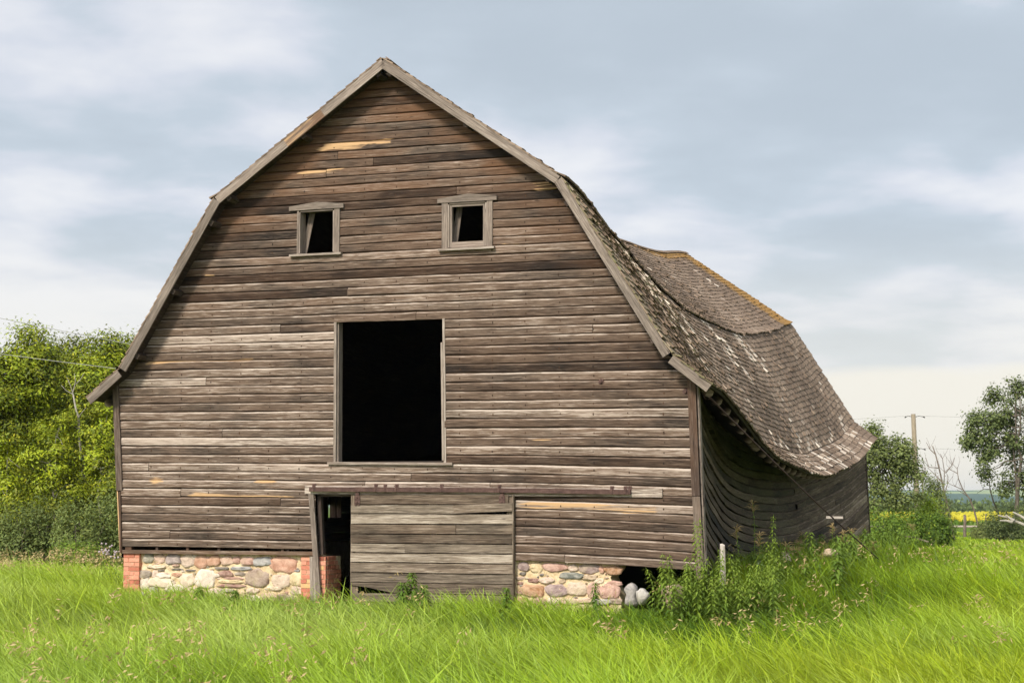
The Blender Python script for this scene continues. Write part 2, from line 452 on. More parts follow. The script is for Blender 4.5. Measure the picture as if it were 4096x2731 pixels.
def far_wood(name, label, Y, x0, x1, h, n, mat, zoff=0.0, size=0.5, dark=0.0):
    """a far-off wood that reads as one mass: overlapping leafy crowns"""
    mb = MB()
    ncl = n
    cx = RNG.uniform(x0, x1, ncl); cy = Y + RNG.uniform(0, 30, ncl); hz = h * RNG.uniform(0.55, 1.0, ncl)
    m = 46
    phi = RNG.uniform(0, 2 * pi, (ncl, m)); ct = RNG.uniform(-0.2, 1, (ncl, m)); st = np.sqrt(1 - ct ** 2)
    r = h * 0.36
    px_ = cx[:, None] + r * 1.1 * st * np.cos(phi); py_ = cy[:, None] + r * st * np.sin(phi)
    pz = ground_z(cx, cy)[:, None] + zoff + (hz[:, None] - r) * RNG.uniform(0.25, 1, (ncl, m)) + r * ct
    P = np.stack([px_, py_, pz], -1).reshape(-1, 3); k = len(P)
    a = RNG.normal(size=(k, 3)); a /= np.linalg.norm(a, axis=1)[:, None]
    b = np.cross(a, RNG.normal(size=(k, 3))); b /= np.linalg.norm(b, axis=1)[:, None]
    s = size * RNG.uniform(.6, 1.3, (k, 1))
    V = np.stack([P - a * s, P - b * s, P + a * s, P + b * s], 1).reshape(-1, 3)
    t = np.repeat(np.stack([RNG.random(k), np.zeros(k), np.zeros(k)], -1), 4, 0)
    mb.add(V, np.arange(4 * k).reshape(-1, 4), t)
    return tag(mb.build(name, mat), label, None, None, 'stuff')
far_wood('distant_woodland', 'dark green belt of woodland beyond the yellow canola', 560, 93, 210, 7.2, 200, M_LEAF_WILLOW, 0.0, 0.62)

def hills():
    k = NT('far_hills')
    p = k.N('ShaderNodeNewGeometry').outputs['Position']
    n = k.noise(k.scale(p, (0.004, 0.0015, 0.02)), 1.0, 4, 0.55)
    c = k.ramp(n, [(0.38, (0.045, 0.085, 0.060)), (0.50, (0.060, 0.105, 0.070)), (0.53, (0.24, 0.30, 0.14)), (0.72, (0.30, 0.32, 0.16))])
    m = k.principled(c, 1.0)
    mb = MB()
    xs = np.linspace(-2200, 2600, 121); ys = np.linspace(1500, 4200, 40)
    X, Y = np.meshgrid(xs, ys)
    Z = -6 + 34 * sm(Y, 1500, 3600) + 5 * np.sin(X * 0.0031 + Y * 0.001) * sm(Y, 1700, 2600) + 2.5 * np.sin(X * 0.011)* sm(Y, 1700, 2600)
    V = np.stack([X, Y, Z], -1).reshape(-1, 3); n = len(xs)
    i = np.arange(len(ys) - 1)[:, None] * n; j = np.arange(n - 1)[None, :]
    mb.add(V, np.stack([i + j, i + j + 1, i + n + j + 1, i + n + j], -1).reshape(-1, 4))
    tag(mb.build('hills', m, smooth=True), kind='structure')
hills()

# ------------------------------------------------------------------ THE BARN (local: x along the gable wall, y into the barn, z up)
B_ANG = -radians(17.96)
B_ORG = np.array([-2.123, 27.8, 0.0])
LEN = 23.3
barn = empty('barn', tuple(B_ORG), B_ANG)
tag(barn, 'weathered grey wooden barn with a gambrel roof that sags deeply in the middle', 'barn')
BU = np.array([cos(B_ANG), sin(B_ANG), 0]); BV = np.array([-sin(B_ANG), cos(B_ANG), 0])
def to_world(u, v, z=0.0):
    return B_ORG + BU * u + BV * v + np.array([0, 0, z])
def to_barn(x, y):
    dx, dy = np.asarray(x) - B_ORG[0], np.asarray(y) - B_ORG[1]
    return dx * BU[0] + dy * BU[1], dx * BV[0] + dy * BV[1]

PEAK, KINK, FLARE, EAVE = (0.0, 8.93), (3.05, 6.78), (4.80, 3.93), (5.41, 3.45)
PROF = [PEAK, KINK, FLARE, EAVE]
WY = 0.35                       # the gable wall stands this far behind the bargeboards
SAG_T = np.array([0, 0.9, 1.5, 2.6, 3.4, 4.8, 6.2, 8.3, 10, 11.5, 13, 14.2, 16.5, 18.5, 20.4, 22.2, 23.3])
SAG_Z = np.array([0, 0.06, 0.17, 0.38, 0.51, 0.77, 0.95, 1.10, 1.16, 1.18, 1.17, 1.13, 0.95, 0.74, 0.50, 0.16, 0.0])
def sag(y): return np.interp(y, SAG_T, SAG_Z)
# smooth the sag curve once
_yy = np.linspace(0, LEN, 234); _ss = sag(_yy)
for _ in range(14): _ss[1:-1] = 0.5 * _ss[1:-1] + 0.25 * (_ss[:-2] + _ss[2:])
def sag(y): return np.interp(y, _yy, _ss)

def roof_pt(side, seg, s, y, off=0.0):
    """a point on the roof: side +1 right / -1 left, seg 0..2 down the slope, s metres down that segment"""
    (u0, z0), (u1, z1) = PROF[seg], PROF[seg + 1]
    L = math.hypot(u1 - u0, z1 - z0); du, dz = (u1 - u0) / L, (z1 - z0) / L
    u = u0 + du * s - dz * off; z = z0 + dz * s + du * off
    S = sag(y)
    lower = (0.0, 0.35, 1.0)[seg]
    cs = s + (0.0, 3.73, 7.07)[seg]
    wave = 0.022 * np.sin(y * 0.9 + cs * 0.8) + 0.006 * np.sin(y * 3.1 - cs)
    wave = wave * np.clip(y / 2.0, 0, 1) * np.clip((LEN - y) / 2.0, 0, 1)
    bulge = 0.10 * np.sin(pi * np.clip(s / L, 0, 1)) * S * (seg == 1)
    if seg == 0: S = S * (0.74 + 0.26 * np.clip(s / L, 0, 1))
    return np.stack([side * (u + bulge), np.asarray(y, float) + 0 * u, z - S + wave], -1)
SEGL = [math.hypot(PROF[i + 1][0] - PROF[i][0], PROF[i + 1][1] - PROF[i][1]) for i in range(3)]

def hw(z):
    return np.interp(z, [3.45, 3.93, 6.78, 8.93], [5.41, 4.80, 3.05, 0.0])

def droop(u, z):
    a = -0.012 * (u + 4.8) * np.interp(z, [0.8, 2.2, 5.5], [0.25, 1.0, 0.0])
    r = np.maximum(u - 2.0, 0)
    return a - (0.016 * r + 0.007 * r * r) * np.clip((3.2 - z) / 2.4, 0, 1)

E = 0.1435; Z0 = 0.912
snap = lambda z: Z0 + round((z - Z0) / E) * E
def front(u, z, out=0.0):
    """a point on the gable wall: u along, z up before drooping, out towards the viewer"""
    u = np.asarray(u, float); z = np.asarray(z, float)
    bow = 0.025 * np.sin(u * 0.9 + 0.4) * np.sin(z * 0.8)
    return np.stack([u + 0 * z, WY - out + bow, z + droop(u, z)], -1)

PROFILE = [(0.0, -0.03), (0.028, -0.025), (0.030, 0.02), (0.0285, 0.70), (0.0275, 0.715), (0.020, 0.80), (0.010, 0.90), (0.001, 0.925), (0.0, 1.02)]
PO = np.array([p[0] for p in PROFILE]); PH = np.array([p[1] for p in PROFILE])

def siding(mb, fmap, spans, z0, e, rng, tone_fn, seg=0.14, joint=0.004, rough=1.0):
    """one course of drop siding: spans = [(left at bottom, left at top, right at bottom, right at top)]"""
    course_off = rng.random() * 40
    for (a0, a1, b0, b1) in spans:
        if min(b0 - a0, b1 - a1) < 0.03: continue
        n = max(2, int((b0 - a0) / seg) + 1)
        s = np.linspace(0, 1, n + 1)
        base = rng.normal(0, 1)
        lift = (max(0, rng.normal(0.0, 0.004)) + (rng.random() < .12) * rng.uniform(.006, .018)) * rough
        ph = rng.random(3) * 6.3
        S, H = np.meshgrid(s, PH, indexing='ij'); O = np.repeat(PO[None, :], n + 1, 0)
        l = a0 + (a1 - a0) * np.clip(H, 0, 1); r = b0 + (b1 - b0) * np.clip(H, 0, 1)
        U = l + joint + (r - l - 2 * joint) * S
        wob = (0.0042 * np.sin(U * 1.3 + ph[0]) + 0.0022 * np.sin(U * 4.1 + ph[1])) * rough + (H < .05) * np.abs(rng.normal(0, .0022, U.shape))
        O2 = O + (H < 0.71) * (lift * (0.6 + 0.4 * np.sin(U * 0.8 + ph[2])) + 0.0016 * np.sin(U * 2.3 + ph[1]) * rough)
        O2[:, 0] = 0.0
        Z = z0 + H * e + wob
        P = fmap(U, Z, O2)
        T = tone_fn(U, Z, H, base)
        G = np.stack([U + course_off, H * e * 1.0 + course_off * 2.1, np.full_like(U, rng.random() * 9)], -1)
        m = len(PH)
        i = np.arange(n)[:, None] * m; j = np.arange(m - 1)[None, :]
        F = np.stack([i + j, i + m + j, i + m + j + 1, i + j + 1], -1).reshape(-1, 4)
        # flat rows: duplicate vertices per row so shading breaks along the board edges
        mb.add(P.reshape(-1, 3), F, T.reshape(-1, 3), G.reshape(-1, 3))

HOLES = [(-0.955, 0.975, 2.41, 4.575), (-1.62, -1.01, 5.77, 6.47), (1.03, 1.71, 5.80, 6.48), (-1.27, 2.12, -1, 1.86)]
# fresh splintered or stained patches: u0, u1, z, half height, strength
FRESH = [(-1.30, 0.10, 7.63, 0.030, 0.62), (-1.42, -0.45, 7.54, 0.022, 0.55), (-1.70, -0.75, 7.18, 0.04, 0.55), (-4.55, -2.35, 4.03, 0.060, 0.50),
         (-3.55, -3.1, 5.49, 0.03, 0.60), (-3.0, -2.5, 5.42, 0.02, 0.55), (2.20, 4.60, 1.66, 0.070, 0.50), (2.42, 3.20, 6.70, 0.070, 0.50),
         (-3.70, -1.50, 1.80, 0.03, 0.62), (-4.45, -4.05, 2.03, 0.03, 0.65), (-2.45, -1.95, 2.03, 0.025, 0.55), (3.95, 4.55, 3.52, 0.02, 0.60),
         (4.5, 5.1, 3.36, 0.06, 0.42), (1.9, 2.9, 2.72, 0.02, 0.5), (2.75, 3.2, 5.86, 0.03, 0.5), (1.8, 2.6, 5.80, 0.025, 0.5), (-2.9, -1.9, 3.12, 0.02, 0.5), (3.1, 3.6, 1.28, 0.03, 0.42)]
JOINTS = {13: [-3.0], 9: [-4.4], 6: [-3.77, 1.9], 7: [-0.4, 1.75], 8: [0.4], 5: [-1.9]}

def front_tone(U, Z, H, base):
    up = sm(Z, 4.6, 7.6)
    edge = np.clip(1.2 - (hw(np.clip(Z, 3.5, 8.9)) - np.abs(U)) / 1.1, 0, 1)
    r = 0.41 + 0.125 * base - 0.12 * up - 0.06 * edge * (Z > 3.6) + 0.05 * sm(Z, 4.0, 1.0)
    # lit cove and shadow gap of each board, painted into its tone
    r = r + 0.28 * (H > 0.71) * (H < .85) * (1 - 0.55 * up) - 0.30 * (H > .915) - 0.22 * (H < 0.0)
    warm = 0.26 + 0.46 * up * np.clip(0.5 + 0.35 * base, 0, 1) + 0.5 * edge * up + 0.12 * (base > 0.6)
    fr = np.zeros_like(U)
    for (a, b, zc, hh, st) in FRESH:
        fr = np.maximum(fr, st * sm(U, a - .12, a + .15) * sm(U, b + .12, b - .15) * sm(np.abs(Z - zc), hh * 1.6, hh * 0.7))
    return np.stack([r, np.clip(warm, 0, 1), fr], -1)

def front_wall():
    mb = MB(); rng = np.random.default_rng(3)
    k = -1
    ncourse = int((8.85 - Z0) / E) + 1
    for c in range(-1, ncourse):
        zb, zt = Z0 + c * E, Z0 + (c + 1) * E; zm = (zb + zt) / 2
        def lim(z):
            if z < 3.76: return -4.83 - 0.22 * (z - .04) / 3.74, 5.18 - 0.10 * (z - .65) / 3.0
            w = float(hw(min(z + 0.06, 8.93))); return -w, w
        (l0, r0), (l1, r1) = lim(zb), lim(zt)
        if c == -1: l0 = l1 = 2.10
        cuts = [(max(a, -9), b) for (a, b, za, zb_) in HOLES if zm > snap(za) and zm < snap(zb_)]
        cuts.sort()
        spans = []; cur = (l0, l1)
        for (a, b) in cuts:
            if a > cur[0]: spans.append((*cur, a, a))
            cur = (b, b) if b > cur[0] else cur
        spans.append((*cur, r0, r1))
        out = []
        for (a0, a1, b0, b1) in spans:
            js = sorted(j for j in JOINTS.get(c, []) if a0 + .3 < j < b0 - .3)
            if not js and b0 - a0 > 2.6 and rng.random() < 0.12: js = [a0 + (b0 - a0) * float(rng.choice([0.28, 0.42, 0.55, 0.7])) + rng.normal(0, 0.05)]
            p = (a0, a1)
            for j in js:
                out.append((*p, j, j)); p = (j, j)
            out.append((*p, b0, b1))
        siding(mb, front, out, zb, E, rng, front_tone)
    # rusty nail heads at every stud
    P = []
    for c in range(0, ncourse):
        for q in range(-9, 10):
            u = q * .56 + .12 + rng.normal(0, .008); z = Z0 + (c + .42 + rng.normal(0, .05)) * E
            if abs(u) > (hw(min(z + .3, 8.9)) - .1 if z > 3.7 else 4.8) or any(a - .05 < u < b + .05 and za - .1 < z < zb_ + .1 for a, b, za, zb_ in HOLES): continue
            h = rng.uniform(.006, .0095); d = rng.uniform(.006, .02)
            P += [front(u - h, z - h - d, .0335), front(u + h, z - h - d, .0335), front(u + h, z + h, .0335), front(u - h, z + h, .0335)]
    P = np.array(P); mb.add(P, np.arange(len(P)).reshape(-1, 4), (-.35, .5, 0), P * 3)
    return mb.build('front_wall', M_SIDING, barn)
front_wall()

def right_pt(y, z, out=0.0):
    """the long right wall, sunk and bowed together with the eave"""
    y = np.asarray(y, float)
    S = sag(y); t = np.clip((y - WY) / (LEN - 2 * WY), 0, 1)
    base = 5.20 - 0.035 * (np.asarray(z) - 0.6)
    belly = -0.80 * np.sin(pi * t ** 0.80) * (0.75 + 0.25 * np.clip((np.asarray(z) - 0.2) / 3.0, 0, 1))
    belly = belly + 0.10 * np.exp(-((y - 11.0) / 1.3) ** 2)
    zr = np.interp(base + belly, [0, 3.05, 4.80, 5.41], [8.93, 6.78, 3.93, 3.45]) - 0.10
    return np.stack([base + belly + out, y, np.minimum(z, zr) - S], -1)
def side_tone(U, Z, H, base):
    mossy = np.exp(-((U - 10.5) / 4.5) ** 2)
    return np.stack([0.38 + 0.13 * base + 0.18 * (H > 0.71) * (H < .85) - 0.25 * (H > .915) + 0.0 * U + 0.10 * sm(U, 12, 21), 0.75 * mossy + 0.1, 0 * U], -1)  # lit cove and dark gap painted in per board; paler towards the far end
def side_walls():
    mb = MB(); rng = np.random.default_rng(5)
    ES = 0.168
    for c in range(-3, 25):
        zb = 0.62 + c * ES
        js = sorted(rng.uniform(2, 21, rng.integers(1, 3)))
        out = []; p = WY - 0.02
        for j in list(js) + [LEN - WY]:
            out.append((p, p, j, j)); p = j
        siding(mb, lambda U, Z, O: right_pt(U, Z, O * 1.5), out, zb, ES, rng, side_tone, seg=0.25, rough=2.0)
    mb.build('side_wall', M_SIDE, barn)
    # left wall, with the small window that shows through the open doorway
    mb = MB(); wz0, wz1 = 0.86 + 3 * E, 0.86 + 8 * E
    for c in range(-1, 22):
        zb = 0.86 + c * E; zm = zb + E / 2
        hole = (8.80, 9.50) if wz0 < zm < wz1 else None
        sp = [(WY, WY, LEN - WY, LEN - WY)] if not hole else [(WY, WY, hole[0], hole[0]), (hole[1], hole[1], LEN - WY, LEN - WY)]
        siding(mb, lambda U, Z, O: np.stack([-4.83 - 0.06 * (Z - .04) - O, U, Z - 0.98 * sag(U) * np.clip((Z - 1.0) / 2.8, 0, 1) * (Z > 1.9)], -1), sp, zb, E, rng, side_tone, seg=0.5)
    mb.build('side_wall', M_DARKWOOD, barn)
    mb = MB()
    for zc in (wz0 - 0.0, wz1 + 0.0): mb.plank((-4.90, 8.72, zc), (-4.90, 9.55, zc), (0, 0, 1), 0.07, 0.16, (0.5, 0.3, 0))
    for yc in (8.78, 9.22, 9.52): mb.plank((-4.895, yc, wz0 + .035), (-4.895, yc, wz1 - .035), (0, 1, 0), 0.06, 0.14, (0.5, 0.5, 0))
    mb.build('window', M_DARKWOOD, barn)
    # back gable
    mb = MB()
    for c in range(0, 56):
        zb, zt = 0.8 + c * E, 0.8 + (c + 1) * E
        def lim(z):
            return 5.1 if z < 3.76 else float(hw(min(z + .06, 8.93)))
        if lim(zt) < .05: continue
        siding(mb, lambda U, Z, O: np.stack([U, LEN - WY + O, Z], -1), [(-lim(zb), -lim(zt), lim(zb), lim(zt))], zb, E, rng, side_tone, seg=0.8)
    mb.box((0, LEN - WY - 0.1, 0.36), (5.0, 0, 0), (0, 0.09, 0), (0, 0, 0.46), (0.3, 0, 0))
    mb.build('back_wall', M_DARKWOOD, barn)
side_walls()

def roof():
    # boarded deck
    mb = MB()
    ys = np.linspace(0.012, LEN - 0.012, 80)
    for side in (1, -1):
        for seg in range(3):
            for off, flip in ((-0.012, False), (-0.055, True)):
                ss = np.linspace(0, SEGL[seg], 7)
                S, Yg = np.meshgrid(ss, ys, indexing='ij')
                P = roof_pt(side, seg, S, Yg, off)
                n = len(ys); i = np.arange(len(ss) - 1)[:, None] * n; j = np.arange(n - 1)[None, :]
                F = np.stack([i + j, i + j + 1, i + n + j + 1, i + n + j], -1).reshape(-1, 4)
                mb.add(P.reshape(-1, 3), F, (0.35, 0.2, 0), np.stack([Yg, S, 0 * S], -1).reshape(-1, 3))
        # closing strip along the eave edge
        P = np.stack([roof_pt(side, 2, np.full_like(ys, SEGL[2]), ys, -0.012), roof_pt(side, 2, np.full_like(ys, SEGL[2]), ys, -0.055)], 1).reshape(-1, 3)
        q = np.arange(len(ys) - 1) * 2
        mb.add(P, np.stack([q, q + 1, q + 3, q + 2], -1))
    deck = mb.build('roof', M_DARKWOOD, barn)
    # shingles: every one a thin tapered slab
    mb = MB(); rng = np.random.default_rng(21)
    EXP = 0.142
    STREAKS = []
    for sg, cnt, ylo, yhi, slo, shi in ((1, 8, 2.5, 16, 0.0, 1.2), (1, 3, 6, 22, 1.4, 2.9), (0, 7, 8, 22.6, 0.2, 2.4), (2, 5, 6, 22, 0.0, 0.2)):
        for _ in range(cnt):
            a_ = rng.uniform(slo, shi); STREAKS.append((sg, rng.uniform(ylo, yhi), rng.uniform(.04, .11), a_, a_ + rng.uniform(.35, 1.5)))
    STREAKS += [(1, 7.3, .20, 0, 1.2), (1, 10.7, .34, .05, 1.3), (1, 11.5, .2, .5, 1.8), (1, 14.3, .34, .05, 1.1), (1, 15.1, .12, .1, 1.5), (1, 3.3, .36, .2, 2.0), (1, 4.3, .24, .2, 2.3), (1, 5.6, .16, .1, 1.4)]
    for side in (1, -1):
        for seg in range(3):
            L = SEGL[seg]
            rows = int(round(L / EXP)); ex = L / rows
            for r in range(rows + (1 if seg == 0 else 0)):
                s_butt = (r + 1) * ex
                if seg == 0: s_butt = min(r * ex + 0.06, L + 0.09) if r else 0.06
                if seg == 2 and r == rows - 1: s_butt += 0.03
                w = rng.choice([0.09, 0.11, 0.13, 0.15, 0.18], 320) + rng.uniform(-0.012, 0.012, 320)
                e = np.concatenate([[-0.03], -0.03 + np.cumsum(w)]); e = e[e < LEN + 0.05]
                y0, y1 = e[:-1] + 0.003, e[1:] - 0.003
                n = len(y0)
                ymid = (y0 + y1) / 2
                ln = ex * 1.75
                butt = s_butt + rng.normal(0, 0.010, n) + 0.005 * np.sin(ymid * 1.3 + r) + (rng.random(n) < .02) * rng.uniform(.02, .08, n)
                lift = 0.028 + np.abs(rng.normal(0, 0.005, n)) + (0.03 if seg == 0 and r == rows else 0) + (rng.random(n) < 0.05) * rng.uniform(0.01, 0.04, n)
                near = np.clip(1 - ymid / 3.0, 0, 1) * (1.0 if side > 0 and seg else 0.25)                                   # ragged by the near rake
                lift = lift + near * (rng.random(n) < 0.25) * rng.uniform(0, 0.05, n)
                top = np.maximum(butt - ln, -0.02)
                tone = 0.42 + 0.07 * np.sin(ymid * 0.8 + seg * 2) + rng.normal(0, 0.075, n) + (rng.random(n) < 0.006) * rng.uniform(0.12, 0.3, n) - (rng.random(n) < 0.04) * 0.12
                keep = rng.random(n) > 0.002
                # worn tracts: slipped shingles and bare, paler wood below the kink and at the eave
                hit = np.zeros(n, bool)
                for (sg, yc, wd, s0, s1) in STREAKS:
                    if sg == seg and s0 < s_butt < s1: hit |= np.abs(ymid - yc - 0.05 * np.sin(s_butt * 3)) < wd
                if seg == 2 or (seg == 1 and s_butt > L - 0.3):
                    for (yc, wd) in ((10.5, 0.9), (13.0, 0.5), (15.5, 1.0), (18.8, 0.7), (21.4, .5)):
                        hit |= (np.abs(ymid - yc) < wd) & (rng.random(n) < .5)
                tone = np.where(hit, np.where(rng.random(n) < .22, tone, 0.78 + rng.normal(0, 0.13, n)), tone)
                lift = np.where(hit & (rng.random(n) < .4), lift + 0.014, lift)
                dark = (~hit) & (rng.random(n) < 0.03); tone = np.where(dark, tone - .22, tone)
                keep &= ~(hit & (rng.random(n) < 0.08))
                lich = np.zeros(n)
                if seg == 0:
                    lich = np.maximum(0.95 * sm(ymid, LEN - 2.6, LEN - 0.3), 0.85 * sm(s_butt, 0.9, 0.1) * sm(ymid, 12, 20))
                moss = 0.55 * near + (0.15 if seg == 0 else 0.0)
                skew = rng.normal(0, 0.006, n) + near * rng.normal(0, 0.03, n)
                y0, y1, butt, lift, top, tone, lich, moss, skew = (np.asarray(q)[keep] for q in (y0, y1, butt, lift, top, tone, lich, moss, skew))
                n = len(y0)
                clip_top = np.maximum(top, 0.0)
                A = roof_pt(side, seg, clip_top, y0 + skew, 0.004); B = roof_pt(side, seg, clip_top, y1 + skew, 0.004)
                C = roof_pt(side, seg, butt, y1, lift); D = roof_pt(side, seg, butt, y0, lift)
                C2 = roof_pt(side, seg, butt, y1, lift - 0.030); D2 = roof_pt(side, seg, butt, y0, lift - 0.030)
                A2 = roof_pt(side, seg, clip_top, y0 + skew, -0.004); B2 = roof_pt(side, seg, clip_top, y1 + skew, -0.004)
                V = np.stack([A, B, C, D, D, C, C2, D2, A, D, D2, A2, B, C, C2, B2], 1).reshape(-1, 3)
                o = rng.random(n) * 60
                gA = np.stack([clip_top + o, y0 + o, o], -1); gB = np.stack([clip_top + o, y1 + o, o], -1)
                gC = np.stack([butt + o, y1 + o, o], -1); gD = np.stack([butt + o, y0 + o, o], -1)
                # lichen and moss follow the roof, so their noise is carried by the true place
                G = np.stack([gA, gB, gC, gD, gD, gC, gC, gD, gA, gD, gD, gA, gB, gC, gC, gB], 1).reshape(-1, 3)
                T = np.repeat(np.stack([tone, moss, lich], -1), 16, 0)
                mb.add(V, np.arange(16 * n).reshape(-1, 4), T, G)
    sh = mb.build('shingles', M_SHINGLE, deck)
    # ridge boards
    mb = MB()
    ys = np.linspace(0.0, LEN, 25)
    for a, b in zip(ys[:-1], ys[1:]):
        for side in (1, -1):
            if side > 0:
                p0 = roof_pt(1, 0, np.array(0.07), a, 0.045); p1 = roof_pt(1, 0, np.array(0.07), b, 0.045)
            else:
                p0 = roof_pt(1, 0, np.array(0.07), a, 0.045) * [-1, 1, 1]; p1 = roof_pt(1, 0, np.array(0.07), b, 0.045) * [-1, 1, 1]
            mb.plank(p0, p1, (0.82 * side, 0, -0.57), 0.10, 0.016, (0.42, 0.2, 0.42 * float(sm(a, 12, 18))))
    mb.build('ridge_cap', M_SHINGLE, deck)
roof()

def rakes():
    """bargeboards along both gable ends, lookouts and rafter tails"""
    ends = ((0.0, -1), (LEN, 1))
    for (yy, sgn) in ends:
        for side in (-1, 1):
            for seg in range(3):
                (u0, z0), (u1, z1) = PROF[seg], PROF[seg + 1]
                d = np.array([u1 - u0, 0, z1 - z0]); L = np.linalg.norm(d); d /= L
                nrm = np.array([d[2], 0, -d[0]]) * -1
                nrm = np.array([-d[2], 0, d[0]])           # outward, up the roof
                a0, a1 = (0.03 if seg == 0 else 0.02), (L - 0.015 if seg < 2 else L + 0.02)
                if seg == 2: a0 = 0.05
                w = 0.135 if seg else 0.140
                c0 = np.array([u0, yy + sgn * 0.012, z0]) + d * a0 - nrm * (w / 2 + 0.004)
                c1 = np.array([u0, yy + sgn * 0.012, z0]) + d * a1 - nrm * (w / 2 + 0.004)
                c0[0] *= side; c1[0] *= side; nn = nrm * [side, 1, 1]
                mb = MB()
                t = 0.42 if side > 0 else 0.34
                if sgn < 0 and side < 0 and seg == 0:
                    # the lichen-stained stretch half way up
                    m0 = c0 + (c1 - c0) * 0.36; m1 = c0 + (c1 - c0) * 0.58
                    mb.plank(c0, m0, nn, w, 0.028, (0.5, 0.1, 0)); mb.plank(m0, m1, nn, w, 0.028, (0.48, 0.9, 0.42)); mb.plank(m1, c1, nn, w, 0.028, (0.5, 0.15, 0.1))
                else:
                    mb.plank(c0, c1, nn, w, 0.028, (t, 0.05, 0))
                mb.build('bargeboard', M_TRIM, barn)
    # boards under the overhang at the near gable: a dark fly rafter, and lookout blocks
    for side in (-1, 1):
        for seg in range(3):
            (u0, z0), (u1, z1) = PROF[seg], PROF[seg + 1]
            d = np.array([u1 - u0, 0, z1 - z0]); L = np.linalg.norm(d); d /= L
            nrm = np.array([-d[2], 0, d[0]])
            fr = {0: (0.06, 0.50, 0.95), 1: (0.12, 0.52, 0.90), 2: ()}[seg]
            for q in fr:
                c = np.array([u0, 0.19, z0]) + d * L * q - nrm * 0.135
                c[0] *= side; dd = d * [side, 1, 1]; nn = nrm * [side, 1, 1]
                mb = MB(); mb.box(c, np.array([0, 0.155, 0]), dd * 0.045, nn * 0.05, (0.5, 0.1, 0)); mb.build('lookout', M_DARKWOOD, barn)
    # rafter tails under the right eave (and the first few under the left)
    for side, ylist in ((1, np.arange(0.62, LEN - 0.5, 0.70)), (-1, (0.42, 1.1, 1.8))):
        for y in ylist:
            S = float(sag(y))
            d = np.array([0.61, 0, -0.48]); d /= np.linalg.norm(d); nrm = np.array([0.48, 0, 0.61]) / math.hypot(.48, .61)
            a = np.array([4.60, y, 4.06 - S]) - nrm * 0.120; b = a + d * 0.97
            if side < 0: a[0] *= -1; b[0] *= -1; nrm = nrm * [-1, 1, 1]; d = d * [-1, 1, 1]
            # tail with a clipped point at its end
            mb = MB(); hy = np.array([0, 0.026, 0])
            out2 = [a + nrm * .07, b - d * .13 + nrm * .07, b + nrm * .07, b + d * .02, b - nrm * .05, b - d * .07 - nrm * .07, b - d * .15 - nrm * .07, a - nrm * .05]
            P = [p - hy for p in out2] + [p + hy for p in out2]
            F6 = np.array([[7, 6, 5, 4, 3, 2, 1, 0], [8, 9, 10, 11, 12, 13, 14, 15]]); F4 = np.array([[i, (i + 1) % 8, (i + 1) % 8 + 8, i + 8] for i in range(8)])
            tn = np.array([[-.3, 0, 0], [-.2, 0, 0], [.85, 0, 0], [.95, 0, 0], [.95, 0, 0], [.8, 0, 0], [-.2, 0, 0], [-.3, 0, 0]] * 2); mb.add(np.array(P), [F6, F4], tn)  # sunlit tip and shaded body painted into the vertex tone
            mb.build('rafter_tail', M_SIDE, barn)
rakes()

def fr_plank(mb, u0, z0, u1, z1, wdir, w, th, out, tone):
    a = front(u0, z0, out); b = front(u1, z1, out)
    mb.plank(a, b, wdir, w, th, tone)

